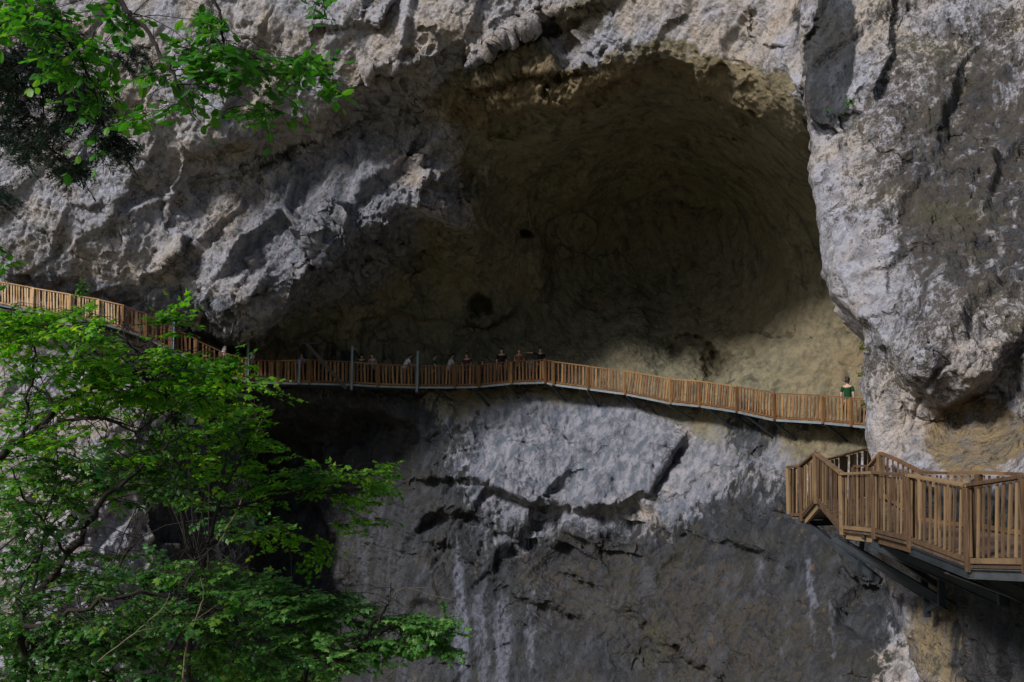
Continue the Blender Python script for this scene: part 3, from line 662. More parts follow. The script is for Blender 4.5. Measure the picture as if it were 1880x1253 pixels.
for a, b, yb in ((800, 842, 752), (868, 911, 764), (930, 963, 750), (1012, 1047, 752), (1078, 1106, 764), (1150, 1187, 768), (1222, 1279, 780), (1300, 1354, 802), (1330, 1384, 792), (1366, 1434, 818), (1420, 1477, 826), (1515, 1567, 826), (1580, 1630, 832)):
    m = MB(); Da, Db = Wd(a), Wd(b)+1.5; ya, yb0 = Wb(a)+7, Wb(b)+9
    m.beam(W(a, ya, Da), W(b, yb-6, Db), .085, .085)
    m.beam(W(b, yb0, Db), W(b, yb, Db+.05), .12, .10)
    m.beam(W(a, ya, Da), W(b, yb0, Db), .1, .08); m.build('support_bracket', DARKST if a > 1290 or a < 900 else plain('bracket_steel', (.07, .075, .075), .6, .2), far)

# near walkway
WOODI = wood_material('inner_rail_larch', (0.13, 0.07, 0.035), (0.06, 0.032, 0.018), (0.20, 0.11, 0.05))
near = empty('walkway', W(1670, 990, 16.9), 'near brown wooden walkway stepping round the rock buttress on black steel struts', 'walkway')
OUT = [(1448,858,945,24.9),(1471,856,945,24.3),(1498,832,912,23.0),(1546,871,968,20.9),(1605,868,974,18.9),(1670,873,990,16.95),(1778,892,1030,14.8),(1884,874,1031,13.15),(2130,850,1070,10.6),(2500,835,1110,8.3)]
INN = [(1570,856,948,25.6),(1597,856,944,24.6),(1617,832,908,22.9),(1652,847,930,21.7),(1692,868,954,20.6),(1745,869,962,19.2),(1800,868,966,17.9),(1850,870,975,16.8),(1960,876,990,14.9),(2160,872,1005,12.4),(2560,850,1060,9.6)]
OT = [W(p[0], p[1], p[3]) for p in OUT]; OB = [W(p[0], p[2], p[3]) for p in OUT]
IT = [W(p[0], p[1], p[3]) for p in INN]; IB = [W(p[0], p[2], p[3]) for p in INN]
for i in range(len(OUT)-1):
    railing(near, OT[i], OB[i], OT[i+1], OB[i+1], WOODN, .175, .06, .017, 0, .05)
    post(near, OT[i], OB[i]+Vector((.03, 0, 0)), WOODN, .12, .15 if i else .06)
for i in range(len(INN)-1):
    railing(near, IT[i], IB[i], IT[i+1], IB[i+1], WOODI, .3, .06, .022, 0, .03)
    if i not in (3, 5, 7): post(near, IT[i], IB[i], WOODN, .1, .1)
BS = [OUT[0], (1500,849,940,25.6), (1548,836,924,26.3), (1600,821,906,27.0), (1680,797,876,28.2), (1760,775,850,29.5)]
BT = [W(p[0], p[1], p[3]) for p in BS]; BB = [W(p[0], p[2], p[3]) for p in BS]
for i in range(len(BS)-1):
    railing(near, BT[i], BB[i], BT[i+1], BB[i+1], WOODN, .19, .10, .03)
    if i: post(near, BT[i], BB[i], WOODN, .1, .1)
rs = lambda P, n: [P[0].lerp(P[1], 0) if False else None]
def resample(P, k):
    P = [Vector(p) for p in P]; L = [0]
    for a, b in zip(P[:-1], P[1:]): L.append(L[-1]+(b-a).length)
    o = []
    for j in range(k):
        s = L[-1]*j/(k-1); i = 0
        while i < len(L)-2 and L[i+1] < s: i += 1
        o.append(P[i].lerp(P[i+1], min(1, (s-L[i])/max(1e-6, L[i+1]-L[i]))))
    return o
inner_edge = []
for p in OB:                       # same station along the path on the inner side
    y = p.y; c = None
    for a, b in zip(IB[:-1], IB[1:]):
        if (a.y-y)*(b.y-y) <= 0: c = a.lerp(b, (y-a.y)/(b.y-a.y) if b.y != a.y else 0); break
    inner_edge.append(c if c else (IB[0] if y > 20 else IB[-1]))
deck(near, OB, inner_edge, WOODD)
BI = [p + Vector((1.1, -.9, 0)) for p in BB]
deck(near, BB, BI, WOODN, 'stair_treads', .05, .28)
for i in range(5, len(OUT)-1):
    m = MB(); o = Vector((.02, 0, -.17)); m.ibeam(OB[i]+o, OB[i+1]+o, .13, .08); m.build('edge_beam', plain('dull_grey_steel', (.09, .10, .11), .55, .3) if i in (6,) else DARKST, near)
for i in range(1, 5):
    m = MB(); o = Vector((.09, 0, -.14)); m.beam(OB[i]+o, OB[i+1]+o, .16, .06, Vector((0, 0, 1))); m.build('edge_board', WOODN, near)
for i in range(1, len(OUT)-1):
    m = MB(); o = Vector((.06, 0, -.2)); m.ibeam(OB[i]+o, inner_edge[i]+Vector((.3, 0, -.2)), .12, .08); m.build('cross_beam', DARKST, near)
def strut(a, b, s=.13, name='strut', ib=True):
    m = MB()
    if ib: m.ibeam(W(*a), W(*b), s, s*.8, .014)
    else: m.beam(W(*a), W(*b), s, s*.8)
    m.build(name, DARKST, near)
strut((1470, 951, 24.4), (1617, 1068, 22.6), .13, ib=False)
strut((1534, 990, 21.1), (1742, 1112, 20.0), .16); strut((1528, 986, 21.4), (1702, 1094, 20.6), .14)
strut((1600, 996, 19.0), (1843, 1106, 17.7), .16); strut((1585, 984, 19.6), (1722, 1075, 20.1), .1, ib=False)
strut((1790, 1052, 14.7), (1990, 1150, 14.3), .16); strut((1740, 1045, 15.6), (1905, 1108, 16.2), .13)
strut((1440, 948, 24.9), (1522, 949, 24.3), .09, 'cross_beam', False)
strut((1583, 992, 22.4), (1577, 1058, 22.4), .09, 'wall_plate', False)
strut((1691, 1008, 20.6), (1703, 1134, 20.4), .11, 'wall_plate', False); strut((1728, 1020, 19.9), (1728, 1114, 19.8), .11, 'wall_plate', False)
strut((1700, 1122, 20.45), (1725, 1110, 19.95), .07, 'wall_plate', False); strut((1835, 1050, 17.5), (1840, 1112, 17.4), .12, 'wall_plate', False)

# ------------------------------------------------------------------ people
SKIN = plain('skin', (.45, .28, .2), .6, 0, .1)
HAIRD = plain('dark_hair', (.02, .016, .013), .6)
HAIRR = plain('auburn_hair', (.25, .11, .06), .6)
def cloth(name, c): return plain(name, c, .9, 0, .25, 5)
DENIM = cloth('dark_denim', (.03, .035, .05)); SHOE = plain('shoe_rubber', (.03, .03, .03), .7)
dgc = None
def skinned(name, pts, edges, root, mat, parent, sub=1):
    """pts: name -> (co, rx, ry)"""
    keys = list(pts); me = bpy.data.meshes.new(name)
    me.from_pydata([pts[k][0] for k in keys], [(keys.index(a), keys.index(b)) for a, b in edges], []); me.update()
    o = bpy.data.objects.new(name, me); C.objects.link(o)
    m = o.modifiers.new('skin', 'SKIN'); m.use_smooth_shade = True; m.branch_smoothing = .6
    sv = me.skin_vertices[0].data
    for i, k in enumerate(keys): sv[i].radius = pts[k][1:3]; sv[i].use_root = (k == root)
    s = o.modifiers.new('sub', 'SUBSURF'); s.levels = sub; s.render_levels = sub
    dg = bpy.context.evaluated_depsgraph_get(); nm = bpy.data.meshes.new_from_object(o.evaluated_get(dg))
    o.modifiers.clear(); o.data = nm; nm.materials.clear(); nm.materials.append(mat)
    bpy.data.meshes.remove(me)
    o.parent = parent
    return o
def person(px, pyfeet, D, face, label, shirt, pants, hair=None, arms='rest', lean=0.0, h=1.7, long_hair=False, headturn=0, child=False):
    root = empty('person', W(px, pyfeet, D), label, 'person', 'visitors standing on the far walkway')
    root.rotation_euler = (0, 0, face); root.scale = (h/1.72,)*3
    # local frame: +Y is where the person faces
    def P(x, y, z):     # lean bends everything above the hips forward
        if z > .95: dz = z-.95; y += dz*math.sin(lean); z = .95+dz*math.cos(lean)
        return (x, y, z)
    hd = .03*math.sin(headturn)
    pts = {'pel': (P(0, 0, .95), .15, .105), 'bel': (P(0, .01, 1.1), .135, .1), 'che': (P(0, 0, 1.3), .155, .11), 'sho': (P(0, -.01, 1.41), .12, .075), 'nek': (P(0, 0, 1.49), .055, .055),
           'chin': (P(hd, .03, 1.545), .058, .065), 'face': (P(hd, .02, 1.60), .076, .088), 'fore': (P(hd, .01, 1.665), .072, .085), 'top': (P(hd, 0, 1.71), .045, .05),
           'nose': (P(hd*1.6, .112, 1.595), .012, .012)}
    ed = [('pel', 'bel'), ('bel', 'che'), ('che', 'sho'), ('sho', 'nek'), ('nek', 'chin'), ('chin', 'face'), ('face', 'fore'), ('fore', 'top'), ('face', 'nose')]
    for s, q in ((-1, 'l'), (1, 'r')):
        pts[q+'ear'] = (P(s*.083+hd, 0, 1.6), .012, .02); ed.append(('face', q+'ear'))
        st_ = .05 if s > 0 else -.06
        pts[q+'hip'] = ((s*.095, 0, .88), .09, .09); pts[q+'kne'] = ((s*.105, st_*.6+.02, .49), .058, .06); pts[q+'ank'] = ((s*.11, st_, .09), .038, .042); pts[q+'toe'] = ((s*.13, st_+.13, .035), .038, .028)
        ed += [('pel', q+'hip'), (q+'hip', q+'kne'), (q+'kne', q+'ank'), (q+'ank', q+'toe')]
        sh = Vector(P(s*.185, -.01, 1.40)); pts[q+'sh'] = (tuple(sh), .058, .06); ed.append(('sho', q+'sh'))
        mode = arms if isinstance(arms, str) else arms[0 if s < 0 else 1]
        if mode == 'down': el = sh+Vector((s*.05, -.03, -.29)); wr = el+Vector((s*.01, .05, -.25))
        elif mode == 'rest': el = sh+Vector((s*.06, .08, -.26)); wr = el+Vector((-s*.08, .22, .0))
        elif mode == 'reach': el = sh+Vector((s*.27, .05, .08)); wr = el+Vector((s*.24, .08, -.02))
        elif mode == 'face': el = sh+Vector((s*.08, .14, -.22)); wr = el+Vector((-s*.1, .1, .22))
        dr = (wr-el).normalized(); sd = dr.cross(Vector((0, 0, 1))).normalized(); pm = wr+dr*.06
        pts[q+'el'] = (tuple(el), .042, .042); pts[q+'wr'] = (tuple(wr), .026, .03); pts[q+'pm'] = (tuple(pm), .036, .018)
        ed += [(q+'sh', q+'el'), (q+'el', q+'wr'), (q+'wr', q+'pm')]
        for k in range(4):
            a = pm+dr*.035+sd*(k-1.5)*.02; b = a+dr*(.032, .037, .034, .026)[k]+Vector((0, 0, -.012)); c = b+dr*.02+Vector((0, 0, -.022))
            for nn, v in (('a', a), ('b', b), ('c', c)): pts[q+nn+str(k)] = (tuple(v), .009, .009)
            ed += [(q+'pm', q+'a'+str(k)), (q+'a'+str(k), q+'b'+str(k)), (q+'b'+str(k), q+'c'+str(k))]
        a = wr+dr*.035-sd*s*.035; b = a+dr*.04-sd*s*.02; pts[q+'t0'] = (tuple(a), .011, .011); pts[q+'t1'] = (tuple(b), .009, .009)
        ed += [(q+'wr', q+'t0'), (q+'t0', q+'t1')]
    skinned('body', pts, ed, 'pel', SKIN, root)
    g = lambda k, a, b=None: (pts[k][0], pts[k][1]+a, pts[k][2]+(b if b is not None else a))
    sp = {'hem': (P(0, 0, .88), .165, .125), 'bel': g('bel', .028), 'che': g('che', .022), 'sho': (P(0, -.005, 1.43), .15, .085)}
    se = [('hem', 'bel'), ('bel', 'che'), ('che', 'sho')]
    for q in 'lr':
        sp[q+'sh'] = g(q+'sh', .016); a = Vector(pts[q+'sh'][0]).lerp(Vector(pts[q+'el'][0]), .75); sp[q+'sl'] = (tuple(a), .064, .064)
        se += [('sho', q+'sh'), (q+'sh', q+'sl')]
    skinned('shirt', sp, se, 'bel', shirt, root)
    tp = {'wai': ((0, 0, .99), .14, .105), 'pel': ((0, 0, .92), .15, .115)}; te = [('wai', 'pel')]
    for q in 'lr':
        tp[q+'hip'] = g(q+'hip', .014); tp[q+'kne'] = g(q+'kne', .018); a = Vector(pts[q+'kne'][0]).lerp(Vector(pts[q+'ank'][0]), .9); tp[q+'an'] = (tuple(a), .06, .062)
        te += [('pel', q+'hip'), (q+'hip', q+'kne'), (q+'kne', q+'an')]
    skinned('trousers', tp, te, 'pel', pants, root)
    for q in 'lr':
        a, b = pts[q+'ank'][0], pts[q+'toe'][0]
        skinned('shoe', {'a': ((a[0], a[1]-.05, .045), .045, .042), 'b': (b, .05, .038)}, [('a', 'b')], 'a', SHOE, root)
    hp = {'a': (P(hd, -.035, 1.58), .07, .05), 'b': (P(hd, -.03, 1.66), .083, .085), 'c': (P(hd, .02, 1.715), .068, .075)}; he = [('a', 'b'), ('b', 'c')]
    if long_hair: hp['d'] = (P(hd, -.06, 1.44), .07, .04); he.append(('d', 'a'))
    skinned('hair', hp, he, 'b', hair or HAIRD, root)
    return root
WH = cloth('white_cotton', (.62, .62, .66)); BLK = cloth('black_cotton', (.012, .012, .016)); GRN = cloth('green_cotton', (.004, .045, .014)); BLU = cloth('blue_cotton', (.02, .07, .55))
DGR = cloth('dark_green_cotton', (.015, .06, .035)); GRY = cloth('grey_cotton', (.2, .2, .22)); BRN = cloth('rust_brown_cotton', (.2, .09, .06)); MAR = cloth('dark_maroon_cotton', (.06, .02, .025))
def on(px, back=.6): return (px, Wb(px)+4.5, Wd(px)+back)
PI = math.pi
person(*on(408), -1.2, 'person in a white shirt at the foot of the left ramp among the leaves', WH, DENIM, arms='down', lean=.25, h=1.66)
person(*on(459, .5), -1.6, 'person in a white shirt half hidden behind the steel post nearest the leaves', WH, DENIM, arms='down', lean=.3, h=1.62)
person(*on(553), PI-.2, 'person in a bright blue top standing by the diagonal steel brace', BLU, DENIM, arms='rest', h=1.45)
person(*on(663), PI+.2, 'person in a dark green top just right of the second tall steel post', DGR, DENIM, arms='rest', lean=.2, h=1.5)
person(*on(686), PI-.3, 'person in grey bending over the railing between the steel posts', GRY, DENIM, arms='rest', lean=.35, h=1.6)
person(*on(741, .5), -PI/2+.3, 'person in a pale shirt leaning forward just left of the last steel post', WH, GRY, arms='rest', lean=.5, h=1.72)
person(*on(795), -PI/2, 'person in a dark green jacket just right of the last steel post', DGR, DENIM, arms='rest', lean=.1, h=1.6)
person(*on(823, .5), -PI/2+.4, 'person in a light grey shirt leaning with arms on the railing', cloth('pale_grey_cotton', (.42, .42, .45)), DENIM, arms='rest', lean=.3, h=1.68)
person(*on(858), PI-.3, 'person in a dark maroon top leaning on the railing, left of the child', MAR, DENIM, arms='rest', lean=.15, h=1.66)
person(*on(886), PI, 'small child whose head just clears the railing', cloth('dull_red_cotton', (.1, .04, .035)), DENIM, arms='rest', h=1.28)
person(*on(921), PI+.1, 'tall person in a black shirt standing upright where the walkway rises', BLK, DENIM, arms='down', h=1.76)
person(*on(953), PI+.2, 'person with reddish hair and a rust brown top near the walkway crest', BRN, DENIM, hair=HAIRR, arms='rest', h=1.66, long_hair=True)
person(*on(992), PI, 'person in a black t-shirt with one arm stretched out at the walkway crest', BLK, DENIM, arms=('down', 'reach'), h=1.7)
person(*on(1558, .75), -PI/2+.9, 'person in a green t-shirt and dark trousers walking at the right end of the walkway', GRN, BLK, arms='down', h=1.84)
# folding pushchair at the crest
pc = empty('pushchair', W(974, Wb(974)+4.5, Wd(974)+.5), 'dark pushchair with a pale tray beside the person with an outstretched arm', 'pushchair')
m = MB(); q = Vector(pc.location)
pts = [q+Vector((-.33+.66*t, .02, 1.02+.34*math.sin(math.pi*t*.95))) for t in np.linspace(0, 1, 9)]
m.tube(pts, .028, 6); m.build('hood_frame', DARKST, pc, smooth=True)
m = MB(); m.beam(q+Vector((-.16, -.1, 1.0)), q+Vector((.18, -.1, 1.0)), .05, .16, Vector((0, 0, 1))); m.beam(q+Vector((0, -.05, .95)), q+Vector((.02, -.02, .55)), .1, .1); m.build('tray', cloth('pale_blue_plastic', (.35, .5, .55)), pc, bevel=.01)
m = MB(); m.beam(q+Vector((-.25, 0, .5)), q+Vector((.25, 0, .5)), .06, .4, Vector((0, 0, 1))); m.beam(q+Vector((-.2, .15, .52)), q+Vector((-.25, .2, 1.0)), .3, .05, Vector((0, 1, 0)))
for s in (-1, 1): m.beam(q+Vector((-.22, s*.2, .12)), q+Vector((.2, s*.2, .9)), .03, .03); m.beam(q+Vector((.22, s*.2, .12)), q+Vector((-.1, s*.2, .7)), .03, .03)
m.build('seat', DARKST, pc)
for sx in (-.22, .22):
    for sy in (-.22, .22):
        m = MB(); m.tube([q+Vector((sx, sy-.015, .105)), q+Vector((sx, sy+.015, .105))], .1, 12); m.build('wheel', SHOE, pc)

# ------------------------------------------------------------------ foliage
def leafmesh(name, pos, dirv, nor, size, mat, parent, kind='maple', seed=0):
    pos = np.array(pos); d = np.array(dirv); n = np.array(nor); s = np.array(size)[:, None, None]
    d /= np.linalg.norm(d, axis=1)[:, None]; n -= d*(n*d).sum(1)[:, None]; n /= np.linalg.norm(n, axis=1)[:, None]; b = np.cross(n, d)
    if kind == 'maple':
        T = [(0,0),(.02,.30),(.22,.20),(.36,.52),(.58,.20),(1,0),(.58,-.20),(.36,-.52),(.22,-.20),(.02,-.30)]
        Fc = [[0,5,4,3,2,1],[0,9,8,7,6,5]]
    elif kind == 'oval':
        T = [(0,0),(.2,.25),(.55,.33),(.85,.17),(1,0),(.85,-.17),(.55,-.33),(.2,-.25)]; Fc = [[0,4,3,2,1],[0,7,6,5,4]]
    else:
        T = [(0,0),(.4,.12),(1,0),(.4,-.12)]; Fc = [[0,3,2,1]]
    T = np.array(T); z = -np.abs(T[:, 1])*.35 - T[:, 0]**2*.22 if kind != 'needle' else T[:, 0]*0
    rs = np.random.RandomState(seed); cup = rs.uniform(.2, 1.7, len(pos))[:, None, None]
    V = pos[:, None] + s*(T[None, :, :1]*d[:, None] + T[None, :, 1:2]*b[:, None] + cup*z[None, :, None]*n[:, None])
    k = len(T); N = len(pos); base = (np.arange(N)*k)[:, None]
    fs = [base+np.array(f)[None] for f in Fc]
    r = np.repeat(rs.rand(N), k)
    return mesh_np(name, V.reshape(-1, 3), fs, mat, parent, smooth=False, cols=dict(rnd=r))

def spline(pts, n=8):
    """Catmull-Rom through (Vector, radius)"""
    out = []
    P = [pts[0]] + pts + [pts[-1]]
    for i in range(1, len(P)-2):
        for k in range(n):
            t = k/n; p0, p1, p2, p3 = (P[i-1][0], P[i][0], P[i+1][0], P[i+2][0])
            v = 0.5*((2*p1) + (p2-p0)*t + (2*p0-5*p1+4*p2-p3)*t*t + (3*p1-p0-3*p2+p3)*t**3)
            out.append((v, P[i][1]*(1-t)+P[i+1][1]*t))
    out.append(pts[-1]); return out

def tree(name, label, cat, limbs, clumps, mat, bark=BARK, leaf=.1, kind='maple', seed=1, group=None, fan=6, tw=.42, step=.075, flat=.3, ground=True, droop=.12, crown='crown', twigr=.008, limbk=.62, dens=1.0):
    """limbs: lists of (px, py, D, radius); clumps: (px, py, D, rx px, ry px, depth m, number of sprays)"""
    rs = random.Random(seed); L = []
    for lb in limbs:
        pts = [(W(*p[:3]), p[3]) for p in lb]
        if lb[0][1] > 1200 and ground:
            b = pts[0][0]; gz = float(ground_z(b.x, b.y)); pts = [(Vector((b.x+rs.uniform(-.2, .2), b.y+.2, gz-.15)), pts[0][1]*1.35)] + pts
        wob = spline(pts, 7)
        wob = [(v+Vector((rs.gauss(0, 1), rs.gauss(0, 1), rs.gauss(0, 1)))*min(.025, r*.5), r) for v, r in wob]
        L.append(wob)
    root = empty(name, L[0][0][0], label, cat, group)
    m = MB()
    for l in L: m.tube([p[0] for p in l], [p[1]*limbk for p in l], 7)
    host = [p for l in L for p in l]; hp = np.array([tuple(p[0]) for p in host])
    pos, dr, nr, sz = [], [], [], []
    for (cx, cy, D, rx, ry, rd, n) in clumps:
        for k in range(int(n*dens)):
            while True:
                a, b, c = rs.uniform(-1, 1), rs.uniform(-1, 1), rs.uniform(-1, 1)
                if a*a+b*b+c*c < 1: break
            c0 = W(cx+a*rx, cy+b*ry, D+c*rd)
            dd = ((hp-np.array(c0))**2).sum(1); j = int(rs.choice(np.nonzero(dd < (math.sqrt(dd.min())*1.25+.25)**2)[0])); h0 = host[j][0]
            v = c0-h0; ln = v.length
            if ln > .05:
                mid = h0.lerp(c0, .5)+Vector((rs.gauss(0, .12), rs.gauss(0, .12), rs.gauss(.10, .08)))*min(1.5, ln)
                r0 = min(host[j][1]*.4, twigr*.7*(.6+.5*ln)); tp = [h0, h0.lerp(mid, .5)+Vector((0, 0, .04))*ln, mid, mid.lerp(c0, .55)+Vector((0, 0, .03*ln)), c0]
                m.tube(tp, [r0, r0*.85, r0*.7, r0*.5, r0*.35], 4, cap=False)
            out = Vector((v.x, v.y, v.z*.3)); out = out.normalized() if out.length > .01 else Vector((rs.gauss(0, 1), rs.gauss(0, 1), 0)).normalized()
            out = (out+Vector((rs.gauss(0, .5), rs.gauss(0, .5), rs.gauss(0, .12)))).normalized()
            up = (Vector((0, 0, 1))+Vector((rs.gauss(0, flat), rs.gauss(0, flat)-.15, 0))).normalized()
            side = out.cross(up).normalized()
            for q in range(fan):
                an = (q/(fan-1)-.5)*2.3+rs.gauss(0, .15); dv = (out*math.cos(an)+side*math.sin(an)).normalized(); ll = tw*rs.uniform(.6, 1.2)*(1-.35*abs(an)/1.2)
                st0 = c0-out*tw*.45*rs.random()
                e = st0+dv*ll-Vector((0, 0, droop*ll))
                m.tube([st0, st0.lerp(e, .5)+Vector((0, 0, .02)), e], [twigr*.4, twigr*.3, twigr*.18], 3, cap=False)
                t = .15
                while t <= 1.0:
                    b_ = st0.lerp(e, t); s_ = 1 if rs.random() < .5 else -1
                    for s_ in (-1, 1):
                        if rs.random() < .12: continue
                        ld = (dv*.6+dv.cross(up)*s_*.8+Vector((rs.gauss(0, .25), rs.gauss(0, .25), rs.gauss(-.12, .2))))
                        pos.append(tuple(b_)); dr.append(tuple(ld)); nr.append((up.x+rs.gauss(0, .35), up.y+rs.gauss(0, .35), up.z)); sz.append(leaf*rs.uniform(.4, 1.3))
                    t += step/ll*rs.uniform(.7, 1.3)
    m.build('trunk' if crown == 'crown' else 'stem', bark, root, smooth=True)
    if pos: leafmesh(crown, pos, dr, nr, sz, mat, root, kind, seed)
    return len(pos)

LM = leaf_material('maple_leaf', (.055, .23, .010), (.18, .44, .015), (.42, .55, .03), .6)
LD = leaf_material('dark_leaf', (.022, .10, .015), (.06, .19, .018), (.16, .27, .03), .4)
LP = leaf_material('pale_leaf', (.06, .20, .03), (.12, .32, .06), (.24, .38, .09), .3)
LB = leaf_material('beech_leaf', (.035, .17, .014), (.07, .27, .018), (.17, .36, .03), .5)
LC = leaf_material('fir_needle', (.008, .028, .018), (.012, .040, .022), (.02, .055, .03), .1)
tot = 0
tot += tree('maple_tree', 'large broadleaf tree with arching dark limbs filling the left edge below the railing', 'tree',
 [[(-60,1260,13,.16),(-50,950,13,.13),(0,842,13,.11),(60,795,13,.095),(120,735,13,.085),(190,702,13,.07),(260,694,13,.05),(305,722,13.2,.03),(322,790,13.4,.015)],
  [(70,788,13,.05),(150,768,12.8,.04),(210,775,12.6,.035),(265,812,12.5,.02),(300,845,12.4,.01)],
  [(43,805,13,.045),(52,720,13,.035),(62,640,12.8,.028),(36,590,12.6,.018),(20,560,12.4,.01)],
  [(262,694,13,.025),(262,650,13.2,.02),(232,625,13.4,.014),(222,580,13.5,.008)],
  [(190,702,13,.02),(185,660,13.1,.014),(150,620,13.3,.008)]],
 [(90,620,12.6,150,55,1.2,42),(240,672,13.2,150,45,1.3,32),(130,710,13.6,190,55,1.4,34),(300,590,13.3,60,40,.5,3),(330,700,13.4,110,70,1.2,30),(60,800,13,110,90,1.4,16),(200,830,13.4,220,70,1.4,24),(390,665,13.4,50,20,.5,4),(430,720,14,80,60,1,16),(20,600,12,50,45,.5,9),(320,568,13,35,20,.4,3),(120,900,14,150,60,1.4,16),(280,760,15.5,170,90,1.2,20)],
 LM, leaf=.085, seed=3, dens=1.0, limbk=.48, tw=.55, flat=.35, step=.10, group='broadleaf trees rising from the slope')
tot += tree('maple_tree', 'slender broadleaf tree with two tall thin stems just left of the dark recess', 'tree',
 [[(345,1262,14.5,.06),(372,1060,14.5,.05),(400,935,14.5,.04),(450,820,14.6,.028),(480,740,14.8,.015)],[(400,935,14.5,.03),(440,930,14.8,.026),(500,915,15,.02),(560,906,15.3,.016),(640,906,15.6,.009)],
  [(372,1060,14.5,.03),(330,930,14.3,.025),(300,860,14.2,.016),(270,810,14,.01)]],
 [(440,770,14.8,80,60,1,24),(400,860,14.8,130,60,1.2,26),(560,880,15.5,70,32,.8,18),(640,890,15.8,75,40,.8,20),(700,880,16,35,40,.5,7),(660,950,16,60,35,.7,9),(480,900,15.2,60,40,.8,12),(520,990,15.4,90,35,.8,10),(590,1030,15.6,50,30,.6,5),(470,830,15,40,40,.6,9)],
 LM, leaf=.075, seed=8, dens=1.2, limbk=.5, flat=.3, step=.085, group='broadleaf trees rising from the slope', tw=.36)
tot += tree('leaning_tree', 'dark leaning trunk with thin foliage in the lower left corner', 'tree',
 [[(-30,1262,12,.12),(55,1115,12,.095),(125,1020,12,.08),(190,920,12.2,.065),(255,862,12.4,.04),(330,800,12.6,.018)],[(125,1020,12,.04),(60,940,11.8,.03),(20,860,11.6,.015)],[(55,1115,12,.04),(75,1000,12.4,.035),(100,890,12.6,.02),(105,800,12.8,.01)],
  [(20,1262,12.4,.05),(40,1080,12.5,.04),(100,960,12.6,.022),(150,860,12.8,.01)]],
 [(60,930,12,90,80,1.3,20),(180,880,12.6,140,60,1.2,20),(90,1060,12.2,110,60,1.2,14),(300,880,13,90,60,1,16),(30,1130,11.6,60,60,.8,10)],
 LD, leaf=.075, seed=13, dens=1.5, limbk=.5, flat=.4, step=.085, group='broadleaf trees rising from the slope')
tot += tree('arching_tree', 'low broadleaf tree with one long arching branch along the bottom left', 'tree',
 [[(40,1262,10.5,.07),(48,1165,10.5,.06),(140,1122,10.5,.045),(240,1094,10.6,.04),(330,1103,10.8,.033),(400,1125,11,.026),(455,1160,11.2,.018),(500,1200,11.3,.012)],[(60,1262,10.6,.035),(52,1180,10.7,.03),(30,1100,10.8,.02)],[(330,1103,10.8,.02),(360,1040,11,.014),(395,1000,11.2,.008)]],
 [(110,1180,10.8,130,60,1,20),(260,1150,11,160,60,1.1,26),(380,1110,11.3,110,50,.9,20),(450,1200,11.4,100,50,.9,16),(200,1230,10.6,200,40,.8,16),(330,1060,11.5,80,30,.7,10)],
 LD, leaf=.07, seed=17, dens=1.7, limbk=.5, flat=.4, group='broadleaf trees rising from the slope', tw=.3, step=.055)
tot += tree('hornbeam_shrub', 'pale green shrub with flat layered sprays at the bottom centre left', 'shrub',
 [[(560,1262,14,.06),(640,1215,14,.045),(668,1180,14,.038),(690,1140,14,.032),(714,1106,14,.02),(718,1070,14.1,.01)],[(420,1262,14.4,.05),(470,1160,14.4,.035),(530,1110,14.5,.02),(620,1085,14.6,.01)],[(668,1180,14,.02),(740,1150,14.2,.014),(830,1170,14.3,.006)],[(300,1262,14.3,.04),(380,1120,14.5,.028),(440,1090,14.6,.016)]],
 [(450,1075,14.6,90,18,1,20),(560,1095,14.6,90,14,.8,18),(640,1112,14.5,60,10,.6,9),(720,1140,14.3,80,14,.7,14),(790,1155,14.3,60,16,.6,12),(820,1190,14.3,30,10,.4,4),(540,1150,14.4,120,45,1,26),(640,1190,14.2,110,35,.9,18),(500,1225,14.1,160,30,1,22),(740,1185,14.3,70,20,.6,8),(380,1060,14.8,60,20,.7,9)],
 LP, leaf=.08, seed=23, dens=1.5, group='leafy shrubs along the bottom', flat=.15, tw=.34, step=.06)
tot += tree('understorey_shrub', 'dense dark shrub filling the bottom left behind the arching branch', 'shrub',
 [[(150,1262,17,.06),(180,1100,17,.04),(260,980,17.2,.02)],[(420,1262,17.5,.06),(400,1120,17.5,.04),(340,1010,17.6,.02)],[(600,1262,18,.05),(580,1160,18,.03),(530,1080,18,.016)]],
 [(120,1200,17,160,60,1.5,30),(330,1200,17.5,160,60,1.5,34),(520,1220,18,150,40,1.3,26),(260,1060,17.5,120,60,1.4,22),(60,1080,17,100,80,1.4,18),(420,1060,17.8,110,40,1.2,16),(430,960,18,110,40,1.2,12),(330,770,18,110,60,1.2,10)],
 LD, leaf=.09, seed=29, dens=1.5,step=.09, group='leafy shrubs along the bottom', tw=.45)
